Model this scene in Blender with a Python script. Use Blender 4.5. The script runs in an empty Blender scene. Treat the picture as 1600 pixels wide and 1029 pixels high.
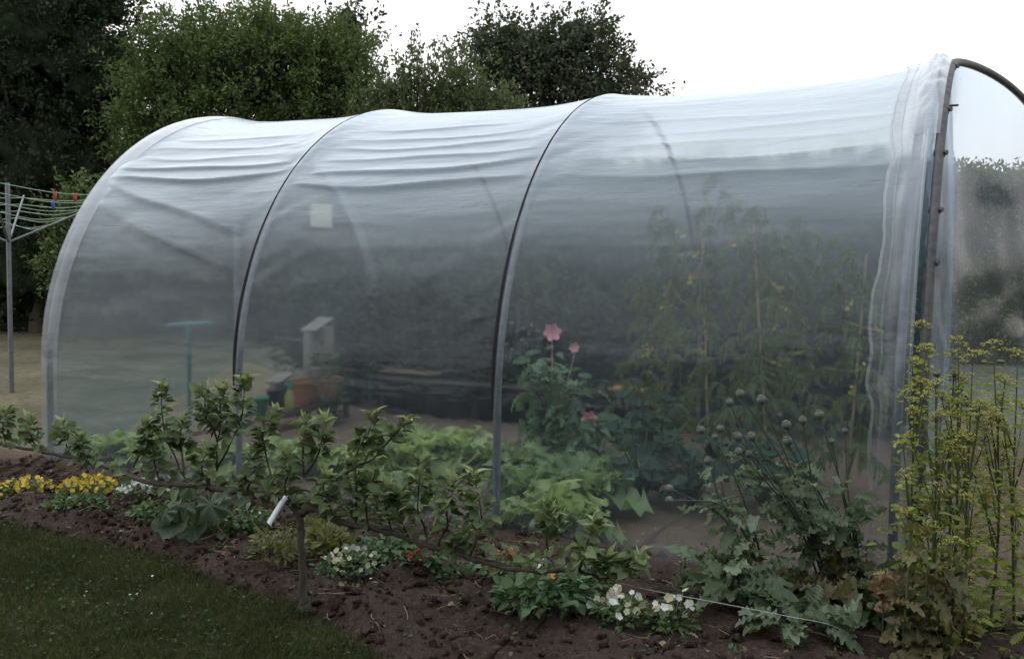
import bpy, math, random
import numpy as np
from mathutils import Matrix, Vector
PI = math.pi
rng = np.random.default_rng(7)
random.seed(7)
sc = bpy.context.scene
col = sc.collection

# ------------------------------------------------------------------ camera
FPX, PITCH, ROLL, EYE = 1476.5566, 0.0597358, -0.0129253, 1.25
CF = np.array([0, math.cos(PITCH), -math.sin(PITCH)])
CU = np.array([0, math.sin(PITCH), math.cos(PITCH)])
CX0 = np.array([1.0, 0, 0])
cr, sr = math.cos(ROLL), math.sin(ROLL)
CX = cr * CX0 - sr * CU
CY = sr * CX0 + cr * CU
CAM = np.array([0, 0, EYE])
cam_data = bpy.data.cameras.new('camera')
cam = bpy.data.objects.new('camera', cam_data)
col.objects.link(cam)
cam.matrix_world = Matrix(((CX[0], CY[0], -CF[0], 0), (CX[1], CY[1], -CF[1], 0), (CX[2], CY[2], -CF[2], EYE), (0, 0, 0, 1)))
cam_data.sensor_width = 36
cam_data.lens = FPX * 36 / 1600
cam_data.clip_start = 0.05
cam_data.clip_end = 2000
sc.camera = cam


def ray(px, py):
    return CF + CX * ((px - 800) / FPX) + CY * (-(py - 514.5) / FPX)


def at(px, py, Y):                       # world point on the sight line at distance Y ahead
    d = ray(px, py)
    return CAM + d * (Y / d[1])


def gr(px, py, z=0.0):                   # world point at height z
    d = ray(px, py)
    return CAM + d * ((z - EYE) / d[2])


# ------------------------------------------------------------------ polytunnel frame
K = EYE / 1.55
ANG = 0.47264939
H4 = np.array([1.82902204, 4.44073152]) * K
AXU = np.array([-math.cos(ANG), math.sin(ANG)])
AXW = np.array([math.sin(ANG), math.cos(ANG)])
HA, HB, HC = 2.08625749 * K, 2.10924247 * K, 0.78322476 * K
DZ = [0.0, -0.03150644 * K, -0.01362448 * K, 0.0450501850 * K]     # hoop 4, 3, 2, 1
S3, S2, S1 = 2.14241 * K, 1.96645 * K, 1.90178 * K
US = [0.0, S3, S3 + S2, S3 + S2 + S1]
UMAX = US[-1]


def T(u, w, z):
    u, w, z = np.broadcast_arrays(np.asarray(u, float), np.asarray(w, float), np.asarray(z, float))
    return np.stack([H4[0] + AXU[0] * u + AXW[0] * w, H4[1] + AXU[1] * u + AXW[1] * w, z], -1)


def plane_hit(px, py, p0, n):
    d = ray(px, py)
    return CAM + d * (np.dot(np.asarray(p0) - CAM, n) / np.dot(d, n))


def tw(px, py, w):                       # on the vertical plane along the tunnel, w metres in from its near side
    n = np.array([AXW[0], AXW[1], 0])
    return plane_hit(px, py, T(0, w, 0), n)


def tu(px, py, u):                       # on the vertical plane across the tunnel
    n = np.array([AXU[0], AXU[1], 0])
    return plane_hit(px, py, T(u, 0, 0), n)


def uw(p):
    q = np.asarray(p)[:2] - H4
    return float(q @ AXU), float(q @ AXW)


# ------------------------------------------------------------------ mesh helpers
def norm(v):
    v = np.asarray(v, float)
    return v / (np.linalg.norm(v, axis=-1, keepdims=True) + 1e-12)


class MB:
    def __init__(self):
        self.v = []; self.f = []; self.n = 0; self.mi = []

    def add(self, verts, faces, mat=0):
        verts = np.asarray(verts, float).reshape(-1, 3)
        faces = np.asarray(faces, int)
        if len(faces) == 0: return
        self.v.append(verts); self.f.append(faces + self.n)
        self.mi.append(np.full(len(faces), mat)); self.n += len(verts)

    def grid(self, P, mat=0, closed=False):
        a, b = P.shape[:2]
        i, j = np.meshgrid(np.arange(a - 1), np.arange(b if closed else b - 1), indexing='ij')
        j2 = (j + 1) % b
        F = np.stack([i * b + j, i * b + j2, (i + 1) * b + j2, (i + 1) * b + j], -1).reshape(-1, 4)
        self.add(P.reshape(-1, 3), F, mat)

    def tube(self, pts, rad, n=8, cap=True, mat=0):
        pts = np.asarray(pts, float); m = len(pts)
        rad = np.broadcast_to(np.asarray(rad, float), (m,))
        t = norm(np.gradient(pts, axis=0))
        up = np.array([0, 0, 1.0]) if abs(t[0, 2]) < .9 else np.array([1.0, 0, 0])
        x = norm(np.cross(t[0], up)); X = []; Y = []
        for k in range(m):
            x = norm(x - t[k] * np.dot(x, t[k])); X.append(x); Y.append(np.cross(t[k], x))
        X = np.array(X); Y = np.array(Y)
        a = np.linspace(0, 2 * PI, n, endpoint=False)
        P = pts[:, None] + rad[:, None, None] * (np.cos(a)[None, :, None] * X[:, None] + np.sin(a)[None, :, None] * Y[:, None])
        self.grid(P, mat, True)
        if cap:
            for k, s in ((0, 1), (m - 1, -1)):
                V = np.vstack([P[k], pts[k]])
                F = [[(q + 1) % n, q, n][::s] + [n] for q in range(n)]
                self.add(V, np.array([[f[0], f[1], f[2], f[2]] for f in F]), mat)

    def lathe(self, base, axis, prof, n=14, mat=0, rib=0, ribn=8):
        axis = norm(axis)
        x = norm(np.cross(axis, [0.3, 0.9, 0.1])); y = np.cross(axis, x)
        a = np.linspace(0, 2 * PI, n, endpoint=False)
        r = np.array([p[0] for p in prof]); h = np.array([p[1] for p in prof])
        rr = r[:, None] * (1 + rib * np.cos(a * ribn)[None])
        P = np.asarray(base) + h[:, None, None] * axis + rr[..., None] * (np.cos(a)[None, :, None] * x + np.sin(a)[None, :, None] * y)
        self.grid(P, mat, True)

    def box(self, c, ax, ay, az, mat=0, bev=0.0):
        c, ax, ay, az = [np.asarray(q, float) for q in (c, ax, ay, az)]
        sg = [(-1, -1), (1, -1), (1, 1), (-1, 1)]
        L = [np.linalg.norm(q) for q in (ax, ay, az)]
        b = min(bev, .4 * min(L))
        rings = []
        for zz, ins in ((-1, b), (-1 + b / L[2], 0), (1 - b / L[2], 0), (1, b)):
            rings.append([c + az * zz + ax * (s * (1 - ins / L[0])) + ay * (q * (1 - ins / L[1])) for s, q in sg])
        P = np.array(rings)
        self.grid(P, mat, True)
        self.add(P[0][::-1], [[0, 1, 2, 3]], mat); self.add(P[-1], [[0, 1, 2, 3]], mat)

    def leaves(self, tpl, pos, axis, nrm, scale, mat=0):
        """place copies of a leaf template (x across, y along, z out) at pos"""
        V, F = tpl
        pos = np.asarray(pos, float).reshape(-1, 3); N = len(pos)
        if N == 0: return
        axis = norm(np.broadcast_to(axis, (N, 3))); nrm = np.broadcast_to(nrm, (N, 3))
        x = norm(np.cross(axis, nrm)); z = np.cross(x, axis)
        scale = np.asarray(scale, float)
        if scale.ndim == 0: scale = np.full(N, float(scale))
        W = pos[:, None] + scale[:, None, None] * (V[None, :, 0:1] * x[:, None] + V[None, :, 1:2] * axis[:, None] + V[None, :, 2:3] * z[:, None])
        FF = (F[None] + (np.arange(N) * len(V))[:, None, None]).reshape(-1, F.shape[1])
        self.add(W.reshape(-1, 3), FF, mat)

    def build(self, name, mats, parent=None, smooth=True):
        me = bpy.data.meshes.new(name)
        if not isinstance(mats, (list, tuple)): mats = [mats]
        for m in mats: me.materials.append(m)
        V = np.vstack(self.v)
        o = bpy.data.objects.new(name, me); col.objects.link(o)
        if parent is not None:
            o.parent = parent
            M = np.array(parent_world(parent).inverted())
            V = V @ M[:3, :3].T + M[:3, 3]
        me.vertices.add(len(V)); me.vertices.foreach_set('co', V.astype(np.float32).ravel())
        loops = []; starts = []; tot = 0
        mis = []
        for F, mi in zip(self.f, self.mi):
            if F.shape[1] == 4:
                tri = F[:, 2] == F[:, 3]
                if tri.any():
                    Q = F[~tri]; R = F[tri][:, :3]
                    for A in (Q, R):
                        if len(A):
                            loops.append(A.ravel()); starts.append(tot + np.arange(len(A)) * A.shape[1]); tot += A.size
                    mis.append(np.full(len(F), mi[0])); continue
            loops.append(F.ravel()); starts.append(tot + np.arange(len(F)) * F.shape[1]); tot += F.size; mis.append(mi)
        loops = np.concatenate(loops); starts = np.concatenate(starts); mis = np.concatenate(mis)
        me.loops.add(len(loops)); me.loops.foreach_set('vertex_index', loops.astype(np.int32))
        me.polygons.add(len(starts)); me.polygons.foreach_set('loop_start', starts.astype(np.int32))
        me.polygons.foreach_set('material_index', mis.astype(np.int32))
        me.update(calc_edges=True)
        me.polygons.foreach_set('use_smooth', np.full(len(starts), smooth, dtype=bool))
        me.validate()
        return o


def parent_world(o):
    M = o.matrix_basis.copy()
    while o.parent is not None:
        o = o.parent; M = o.matrix_basis @ M
    return M


def tag(o, label=None, cat=None, group=None, kind=None):
    if label: o['label'] = label
    if cat: o['category'] = cat
    if group: o['group'] = group
    if kind: o['kind'] = kind
    return o


def empty(name, loc, label=None, cat=None, group=None, rz=0):
    o = bpy.data.objects.new(name, None); col.objects.link(o)
    o.location = [float(q) for q in loc]; o.rotation_euler = (0, 0, rz)
    o.empty_display_size = .1
    return tag(o, label, cat, group)


def copy_tree(o, parent=None):
    c = o.copy(); col.objects.link(c)
    if parent is not None: c.parent = parent
    for ch in list(o.children): copy_tree(ch, c)
    return c


def spline(pts, n=24):
    """Catmull-Rom through the points"""
    p = np.asarray(pts, float)
    if len(p) == 2: p = np.vstack([p[0], (p[0] + p[1]) / 2, p[1]])
    q = np.vstack([2 * p[0] - p[1], p, 2 * p[-1] - p[-2]])
    out = []
    seg = len(p) - 1
    for s in np.linspace(0, seg - 1e-6, n):
        i = int(s); t = s - i
        a, b, c, d = q[i:i + 4]
        out.append(.5 * ((2 * b) + (-a + c) * t + (2 * a - 5 * b + 4 * c - d) * t * t + (-a + 3 * b - 3 * c + d) * t ** 3))
    return np.array(out)


def vnoise(P, scale, seed=0):
    """smooth value noise for (N,2) or (N,3) points, range -1..1"""
    P = np.asarray(P, float) * scale
    if P.shape[1] == 2: P = np.c_[P, np.full(len(P), seed * 7.13)]
    i = np.floor(P).astype(np.int64); f = P - i; f = f * f * (3 - 2 * f)

    def h(a, b, c):
        n = (a * 374761393 + b * 668265263 + c * 2147483647 + seed * 974711) & 0xffffffff
        n = ((n ^ (n >> 13)) * 1274126177) & 0xffffffff
        return ((n ^ (n >> 16)) & 0xffff) / 32767.5 - 1
    r = 0
    for a in (0, 1):
        for b in (0, 1):
            for c in (0, 1):
                w = (f[:, 0] if a else 1 - f[:, 0]) * (f[:, 1] if b else 1 - f[:, 1]) * (f[:, 2] if c else 1 - f[:, 2])
                r = r + w * h(i[:, 0] + a, i[:, 1] + b, i[:, 2] + c)
    return r


def fbm(P, scale, oct=4, seed=0, gain=.5):
    r = 0; a = 1
    for k in range(oct):
        r = r + a * vnoise(P, scale * 2 ** k, seed + k); a *= gain
    return r


# ------------------------------------------------------------------ leaf templates
def leaf_tpl(nl, nw, width, fold=.25, curl=.3, ripple=0, rfreq=5, stalk=0.0, cup=0.0, seed=0, asym=0):
    r = np.random.default_rng(seed)
    t = np.linspace(0, 1, nl + 1); s = np.linspace(-1, 1, nw + 1)
    wv = np.array([width(q) for q in t])
    X = wv[:, None] * s[None]
    Y = np.repeat(t[:, None], nw + 1, 1)
    Z = fold * np.abs(X) - curl * Y ** 2 + cup * (X ** 2)
    if ripple:
        Z = Z + ripple * np.abs(s[None]) ** 1.5 * np.sin(rfreq * 2 * PI * t[:, None] + np.where(s[None] > 0, 0.7, 2.1) + r.normal() * 2) * np.minimum(1, wv[:, None] / max(wv) * 1.5)
    V = np.stack([X, Y + stalk, Z], -1).reshape(-1, 3)
    i, j = np.meshgrid(np.arange(nl), np.arange(nw), indexing='ij')
    F = np.stack([i * (nw + 1) + j, i * (nw + 1) + j + 1, (i + 1) * (nw + 1) + j + 1, (i + 1) * (nw + 1) + j], -1).reshape(-1, 4)
    if stalk:
        k = len(V); h = .018
        V = np.vstack([V, [[-h, 0, 0], [h, 0, 0], [h, stalk + .05, 0.002], [-h, stalk + .05, 0.002]]])
        F = np.vstack([F, [[k, k + 1, k + 2, k + 3]]])
    return V, F


ovate = lambda t: .38 * math.sin(PI * min(1, t ** .85)) ** .62 * (1 + .06 * math.sin(40 * t)) + .004
lance = lambda t: .17 * math.sin(PI * t ** .8) + .003
TREE_LEAF = (np.array([[0, 0, 0], [.26, .5, .09], [0, 1, -.1], [-.26, .5, .09], [0, .5, 0]]), np.array([[0, 1, 4, 4], [1, 2, 4, 4], [2, 3, 4, 4], [3, 0, 4, 4]]))
APPLE = [leaf_tpl(7, 4, ovate, fold=.35, curl=.35, ripple=.03, stalk=.22, seed=1), leaf_tpl(7, 4, ovate, fold=.55, curl=.6, ripple=.04, stalk=.2, seed=2), leaf_tpl(7, 4, ovate, fold=.15, curl=.15, ripple=.05, stalk=.25, seed=3)]
lance = lambda t: .23 * math.sin(PI * t ** .8) + .003
YOUNG = [leaf_tpl(6, 2, lance, fold=.5, curl=-.25, stalk=.05, seed=4), leaf_tpl(6, 2, lance, fold=.6, curl=.5, stalk=.05, seed=5)]


def jag(base, lobes, depth):
    def w(t):
        s = (t * lobes) % 1
        return max(.004, base * math.sin(PI * min(1, t * .9 + .1)) ** .6 * (1 - depth * s))
    return w


POPPY = [leaf_tpl(30, 6, jag(.30, 5, .45), fold=.25, curl=.45, ripple=.09, rfreq=4, seed=6), leaf_tpl(30, 6, jag(.34, 6, .4), fold=.1, curl=.9, ripple=.12, rfreq=5, seed=7), leaf_tpl(30, 6, jag(.26, 5, .5), fold=.5, curl=.2, ripple=.08, rfreq=3, seed=8)]
FERNLET = leaf_tpl(18, 2, jag(.26, 6, .7), fold=.2, curl=.35, ripple=.04, seed=9)
LETTUCE = [leaf_tpl(16, 12, lambda t: (.05 + .33 * t ** .8 * math.sqrt(max(0, 1 - (max(0, t - .75) / .26) ** 2))) * (1 + .16 * math.sin(t * 44 + k)), fold=-.1, curl=.45 + .2 * k, ripple=.17, rfreq=5.5, cup=.9, seed=11 + k) for k in range(3)]
SMALL = leaf_tpl(4, 2, lambda t: .3 * math.sin(PI * min(1, t * .95 + .03)) + .01, fold=.25, curl=.3, seed=14)
GRASSY = leaf_tpl(6, 2, lambda t: .035 * (1 - t) ** .5 + .002, fold=.3, curl=.45, seed=15)


def round_leaf(lobes=5, seed=0, cup=.15, n=40, rings=6, jit=.03):
    """palmate lobed leaf: stalk at the origin, blade round (0,.5)"""
    r = np.random.default_rng(seed)
    a = np.linspace(-PI + .12, PI - .12, n)
    R = .5 * (1 + .13 * np.cos(a * lobes) + .035 * np.sin(a * 23) + jit * r.normal(size=n)) * (1 - .45 * np.exp(-((np.abs(a) - PI) / .35) ** 2))
    V = [[0, 0, 0]]; F = []
    for k in range(1, rings + 1):
        q = k / rings
        z = cup * q ** 2 + .05 * q * np.cos(a * lobes) + .03 * q * np.sin(a * 9 + seed)
        V += [[R[i] * q * math.sin(a[i]), R[i] * q * math.cos(a[i]), z[i]] for i in range(n)]
    for i in range(n - 1): F.append([0, 1 + i, 2 + i, 2 + i])
    for k in range(rings - 1):
        b = 1 + k * n
        for i in range(n - 1): F.append([b + i, b + n + i, b + n + i + 1, b + i + 1])
    V = np.array(V); V[:, 1] += .35
    k = len(V); V = np.vstack([V, [[-.012, -.25, -.1], [.012, -.25, -.1], [.012, .36, 0], [-.012, .36, 0]]])
    F.append([k, k + 1, k + 2, k + 3])
    return V, np.array(F)


ROUND = [round_leaf(5, 1), round_leaf(5, 2, .25), round_leaf(7, 3, -.2)]
SQUASH = [round_leaf(5, 4, .3), round_leaf(5, 5, -.25)]


def flower_tpl(petals, width=.42, cup=.25, n=5, two=1.0, ruffle=0.0):
    V = []; F = []
    pt = leaf_tpl(n, 4, lambda t: width * math.sin(PI * (t * .86 + .1)) ** .6 + .01, fold=0, curl=-cup, ripple=ruffle, rfreq=2)
    for k in range(petals):
        a = 2 * PI * k / petals + .2
        c, s = math.cos(a), math.sin(a)
        P = pt[0].copy() * (1 if k % 2 else two)
        P = np.stack([P[:, 0] * c - P[:, 1] * s, P[:, 0] * s + P[:, 1] * c, P[:, 2] + .01 * k], -1)
        F.append(pt[1] + len(V) * len(pt[0])); V.append(P)
    return np.vstack(V), np.vstack(F)


FLOWER5 = flower_tpl(5, .48, .12)
FLOWER4 = flower_tpl(4, .62, .3, ruffle=.05)
PINKFL = flower_tpl(6, .38, .75, n=7, ruffle=.16)


# ------------------------------------------------------------------ materials
def newmat(name):
    m = bpy.data.materials.new(name); m.use_nodes = True
    nt = m.node_tree; nt.nodes.clear()
    return m, nt, nt.nodes, nt.links


def N(nt, kind, **kw):
    n = nt.nodes.new(kind)
    for k, v in kw.items():
        if k in n.inputs: n.inputs[k].default_value = v
        else: setattr(n, k, v)
    return n


def c4(c): return (c[0], c[1], c[2], 1)


def mathn(nt, op, a, b=None, clamp=False):
    n = nt.nodes.new('ShaderNodeMath'); n.operation = op; n.use_clamp = clamp
    for i, q in enumerate((a, b)):
        if q is None: continue
        if isinstance(q, (int, float)): n.inputs[i].default_value = q
        else: nt.links.new(q, n.inputs[i])
    return n.outputs[0]


def mixc(nt, fac, a, b):
    n = nt.nodes.new('ShaderNodeMix'); n.data_type = 'RGBA'
    for s, q in ((n.inputs[0], fac), (n.inputs[6], a), (n.inputs[7], b)):
        if hasattr(q, 'links'): nt.links.new(q, s)
        elif isinstance(q, (int, float)): s.default_value = q
        else: s.default_value = c4(q)
    return n.outputs[2]


def noise(nt, scale, detail=4, rough=.55, vec=None):
    n = nt.nodes.new('ShaderNodeTexNoise'); n.inputs['Scale'].default_value = scale
    n.inputs['Detail'].default_value = detail; n.inputs['Roughness'].default_value = rough
    if vec is not None: nt.links.new(vec, n.inputs['Vector'])
    return n.outputs[0]


def objco(nt, sx=1, sy=1, sz=1):
    t = nt.nodes.new('ShaderNodeTexCoord'); m = nt.nodes.new('ShaderNodeMapping')
    m.inputs['Scale'].default_value = (sx, sy, sz); nt.links.new(t.outputs['Object'], m.inputs[0])
    return m.outputs[0]


def ramp(nt, fac, stops):
    n = nt.nodes.new('ShaderNodeValToRGB'); e = n.color_ramp.elements
    while len(e) < len(stops): e.new(.5)
    for k, (p, c) in enumerate(stops): e[k].position = p; e[k].color = c4(c)
    nt.links.new(fac, n.inputs[0]); return n.outputs[0]


def leafmat(name, a, b, under=None, rough=.5, transl=.25, nscale=3.0, dry=None):
    m, nt, nd, lk = newmat(name)
    g = nd.new('ShaderNodeNewGeometry')
    isl = g.outputs['Random Per Island']
    if 'tree' not in name and 'hedge' not in name and 'shrub' not in name and 'lettuce' not in name and 'tomato' not in name and 'grass' not in name and 'climber' not in name and 'squash' not in name: a = [q * 1.35 for q in a]; b = [q * 1.5 for q in b]
    c = mixc(nt, isl, a, b)
    nz = noise(nt, nscale, 3, .5, objco(nt))
    c = mixc(nt, mathn(nt, 'MULTIPLY', ramp(nt, nz, [(.32, (0, 0, 0)), (.68, (1, 1, 1))]), .7), c, [q * .6 for q in a])
    if dry is not None:
        d = noise(nt, nscale * 9, 3, .6, objco(nt))
        c = mixc(nt, ramp(nt, d, [(.56, (0, 0, 0)), (.66, (1, 1, 1))]), c, dry)
    if under is not None: c = mixc(nt, g.outputs['Backfacing'], c, under)
    p = nd.new('ShaderNodeBsdfPrincipled'); lk.new(c, p.inputs['Base Color'])
    p.inputs['Roughness'].default_value = rough; p.inputs['Specular IOR Level'].default_value = .35
    tr = nd.new('ShaderNodeBsdfTranslucent'); lk.new(mixc(nt, .5, c, (b[0] * 1.6, b[1] * 1.7, b[2] * .7)), tr.inputs[0])
    mx = nd.new('ShaderNodeMixShader'); mx.inputs[0].default_value = transl
    lk.new(p.outputs[0], mx.inputs[1]); lk.new(tr.outputs[0], mx.inputs[2])
    o = nd.new('ShaderNodeOutputMaterial'); lk.new(mx.outputs[0], o.inputs[0])
    return m


def surf(name, a, b, scale=20, rough=.7, metal=0, bump=.0, bscale=None, spec=.4, stretch=(1, 1, 1)):
    m, nt, nd, lk = newmat(name)
    v = objco(nt, *stretch)
    c = mixc(nt, ramp(nt, noise(nt, scale, 5, .6, v), [(.3, (0, 0, 0)), (.7, (1, 1, 1))]), a, b)
    p = nd.new('ShaderNodeBsdfPrincipled'); lk.new(c, p.inputs['Base Color'])
    p.inputs['Roughness'].default_value = rough; p.inputs['Metallic'].default_value = metal
    p.inputs['Specular IOR Level'].default_value = spec
    if bump:
        bn = nd.new('ShaderNodeBump'); bn.inputs['Strength'].default_value = bump; bn.inputs['Distance'].default_value = .01
        lk.new(noise(nt, bscale or scale * 2, 6, .65, v), bn.inputs['Height']); lk.new(bn.outputs[0], p.inputs['Normal'])
    o = nd.new('ShaderNodeOutputMaterial'); lk.new(p.outputs[0], o.inputs[0])
    return m


def filmmat(name, k0=.10, k1=.14, tint=(.89, .945, .955), sc_col=(.69, .80, .92), gl=.75, bump=.2, top=.15, f0=.022, slab=0):
    """thin polythene sheet: clear transmission, dust scattering that grows at a slant, glossy reflection"""
    m, nt, nd, lk = newmat(name)
    v = objco(nt, 1, 1, 1)
    vs = objco(nt, .4, 2.0, 2.0)
    # wrinkles
    w1 = noise(nt, 3.2, 4, .55, vs); w2 = noise(nt, 40, 3, .5, v)
    hgt = mathn(nt, 'ADD', mathn(nt, 'MULTIPLY', w1, 1.0), mathn(nt, 'MULTIPLY', w2, .03))
    bn = nd.new('ShaderNodeBump'); bn.inputs['Strength'].default_value = bump; bn.inputs['Distance'].default_value = .05
    lk.new(hgt, bn.inputs['Height'])
    lw = nd.new('ShaderNodeLayerWeight'); lw.inputs['Blend'].default_value = .5; lk.new(bn.outputs[0], lw.inputs['Normal'])
    fac = lw.outputs['Facing']
    cosn = mathn(nt, 'MAXIMUM', mathn(nt, 'SUBTRACT', 1.0, fac), .10)
    # dust and condensation, plus haze added towards the roof to brighten it
    d = noise(nt, 1.4, 5, .6, vs); sp = noise(nt, 130, 2, .5, v); big = noise(nt, .9, 2, .5, v)  # stretched dust noise that also paints soft sheen streaks along the sheet
    sep = nd.new('ShaderNodeSeparateXYZ'); lk.new(objco(nt), sep.inputs[0])
    hz = nd.new('ShaderNodeMapRange'); lk.new(sep.outputs['Z'], hz.inputs[0])
    hz.inputs[1].default_value = 1.1; hz.inputs[2].default_value = 1.95; hz.inputs[3].default_value = 0; hz.inputs[4].default_value = top
    hz.interpolation_type = 'SMOOTHSTEP'
    k = mathn(nt, 'ADD', mathn(nt, 'MULTIPLY', mathn(nt, 'SUBTRACT', d, .3), k1), k0)
    k = mathn(nt, 'ADD', k, mathn(nt, 'MULTIPLY', mathn(nt, 'SUBTRACT', big, .5), .06))
    k = mathn(nt, 'ADD', k, hz.outputs[0])
    k = mathn(nt, 'ADD', k, mathn(nt, 'MULTIPLY', mathn(nt, 'GREATER_THAN', sp, .74), .16))
    k = mathn(nt, 'MAXIMUM', mathn(nt, 'MINIMUM', k, .8), .02)
    op = mathn(nt, 'SUBTRACT', 1.0, mathn(nt, 'POWER', mathn(nt, 'SUBTRACT', 1.0, k), mathn(nt, 'DIVIDE', 1.0, cosn)))
    if slab:
        tr = nd.new('ShaderNodeBsdfRefraction'); tr.inputs['IOR'].default_value = 1.12; tr.inputs['Roughness'].default_value = slab
    else: tr = nd.new('ShaderNodeBsdfTransparent')
    tr.inputs[0].default_value = c4(tint)
    mud = nd.new('ShaderNodeMapRange'); lk.new(sep.outputs['Z'], mud.inputs[0]); mud.inputs[1].default_value = .20; mud.inputs[2].default_value = .01
    mudf = mathn(nt, 'MULTIPLY', mud.outputs[0], ramp(nt, noise(nt, 9, 5, .7, v), [(.42, (0, 0, 0)), (.68, (1, 1, 1))]))
    op = mathn(nt, 'MAXIMUM', op, mathn(nt, 'MULTIPLY', mudf, .55)); scc = mixc(nt, mudf, sc_col, (.16, .115, .09))
    df = nd.new('ShaderNodeBsdfDiffuse'); lk.new(scc, df.inputs[0]); lk.new(bn.outputs[0], df.inputs['Normal'])
    tl = nd.new('ShaderNodeBsdfTranslucent'); lk.new(scc, tl.inputs[0]); lk.new(bn.outputs[0], tl.inputs['Normal'])
    ms = nd.new('ShaderNodeMixShader'); ms.inputs[0].default_value = .28; lk.new(df.outputs[0], ms.inputs[1]); lk.new(tl.outputs[0], ms.inputs[2])
    m1 = nd.new('ShaderNodeMixShader'); lk.new(op, m1.inputs[0]); lk.new(tr.outputs[0], m1.inputs[1]); lk.new(ms.outputs[0], m1.inputs[2])
    gs = nd.new('ShaderNodeBsdfGlossy'); gs.inputs['Roughness'].default_value = .2; gs.inputs[0].default_value = (.95, .97, 1, 1); lk.new(bn.outputs[0], gs.inputs['Normal'])
    fr = mathn(nt, 'ADD', f0, mathn(nt, 'MULTIPLY', mathn(nt, 'POWER', fac, 4.0), gl), True)
    m2 = nd.new('ShaderNodeMixShader'); lk.new(fr, m2.inputs[0]); lk.new(m1.outputs[0], m2.inputs[1]); lk.new(gs.outputs[0], m2.inputs[2])
    o = nd.new('ShaderNodeOutputMaterial'); lk.new(m2.outputs[0], o.inputs[0])
    return m


M = {}
M['film'] = filmmat('polythene', .034, .085, bump=.34, top=.27, slab=.12)
m_, nt_, nd_, lk_ = newmat('polythene_inner_face')
r_ = nd_.new('ShaderNodeBsdfRefraction'); r_.inputs['IOR'].default_value = 1.12; r_.inputs['Roughness'].default_value = .12
o_ = nd_.new('ShaderNodeOutputMaterial'); lk_.new(r_.outputs[0], o_.inputs[0]); M['film_in'] = m_
M['film_hem'] = filmmat('polythene_hem', .06, .16, tint=(.95, .96, .97), sc_col=(.76, .79, .84))
M['film_end'] = filmmat('polythene_end', .018, .04, tint=(.70, .82, .94), sc_col=(.55, .68, .85), gl=.35, bump=.08, top=.05, f0=.03)
M['steel'] = surf('galvanised_steel', (.24, .25, .27), (.15, .155, .17), 30, .45, .55, .1)
M['steel_dark'] = surf('weathered_steel', (.13, .13, .135), (.06, .06, .065), 25, .6, .4, .3, 60)
M['matt_strip'] = surf('matt_black', (.012, .012, .014), (.02, .02, .022), 30, .8)
M['bark'] = surf('apple_bark', (.055, .045, .036), (.10, .088, .068), 40, .85, 0, .8, 70, stretch=(1, 1, .35))
M['twig'] = surf('apple_twig', (.045, .035, .028), (.085, .07, .05), 60, .7, 0, .3)
M['trunk'] = surf('tree_bark', (.05, .042, .035), (.09, .08, .065), 8, .9, 0, .8, 14)
M['apple_leaf'] = leafmat('apple_leaf', (.050, .080, .034), (.125, .165, .070), under=(.16, .19, .13), rough=.42, nscale=9)
M['apple_young'] = leafmat('apple_young_leaf', (.17, .22, .09), (.30, .34, .18), under=(.32, .35, .24), rough=.5, nscale=9)
M['poppy_leaf'] = leafmat('poppy_leaf', (.07, .105, .055), (.185, .23, .165), under=(.21, .25, .195), rough=.5, transl=.3, nscale=8)
M['poppy_old'] = leafmat('poppy_old_leaf', (.065, .075, .035), (.15, .135, .065), under=(.15, .14, .09), rough=.6, nscale=8, dry=(.10, .06, .03))
M['dry_leaf'] = leafmat('dried_leaf', (.20, .14, .09), (.26, .18, .13), rough=.7, nscale=9, dry=(.22, .10, .08))
M['poppy_stem'] = surf('poppy_stem', (.05, .065, .05), (.08, .095, .075), 40, .5)
M['pod'] = surf('poppy_pod', (.075, .096, .085), (.15, .178, .158), 35, .55)
M['pod_crown'] = surf('poppy_crown', (.12, .09, .05), (.20, .155, .085), 60, .8)
M['hollyhock'] = leafmat('mallow_leaf', (.055, .100, .045), (.075, .125, .06), under=(.09, .13, .08), rough=.6, nscale=14)
M['small_leaf'] = leafmat('bedding_leaf', (.040, .078, .028), (.095, .15, .055), under=(.07, .10, .05), rough=.5, nscale=12)
M['lime_leaf'] = leafmat('lime_leaf', (.07, .085, .025), (.20, .20, .075), rough=.55, nscale=12)
M['geranium_leaf'] = leafmat('pansy_leaf', (.050, .095, .040), (.085, .145, .065), rough=.5, nscale=12)
M['lettuce'] = leafmat('lettuce_leaf', (.30, .40, .14), (.46, .54, .24), rough=.5, transl=.4, nscale=6)
M['lettuce_dark'] = leafmat('dark_lettuce_leaf', (.20, .295, .13), (.32, .41, .20), rough=.5, transl=.35, nscale=6)
M['squash'] = leafmat('squash_leaf', (.020, .052, .028), (.045, .095, .05), under=(.05, .09, .06), rough=.6, nscale=6)
M['tomato'] = leafmat('tomato_leaf', (.095, .13, .065), (.18, .215, .11), rough=.6, transl=.35, nscale=6)
M['glauc'] = leafmat('glaucous_leaf', (.085, .14, .085), (.14, .20, .12), rough=.6, transl=.3, nscale=6)
M['hedge'] = leafmat('hedge_leaf', (.075, .115, .042), (.165, .215, .085), rough=.55, transl=.25, nscale=1.6)
M['hedge2'] = leafmat('shrub_leaf', (.075, .105, .05), (.165, .195, .10), rough=.55, transl=.25, nscale=1.6)
M['dark_tree'] = leafmat('dark_tree_leaf', (.016, .027, .014), (.045, .066, .032), rough=.75, transl=.15, nscale=1.3)
M['conifer'] = leafmat('dark_pine_leaf', (.034, .046, .030), (.095, .112, .068), rough=.75, transl=.12, nscale=1.4)
M['climber'] = leafmat('climber_leaf', (.014, .034, .022), (.032, .062, .036), rough=.7, transl=.15, nscale=5)
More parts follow.
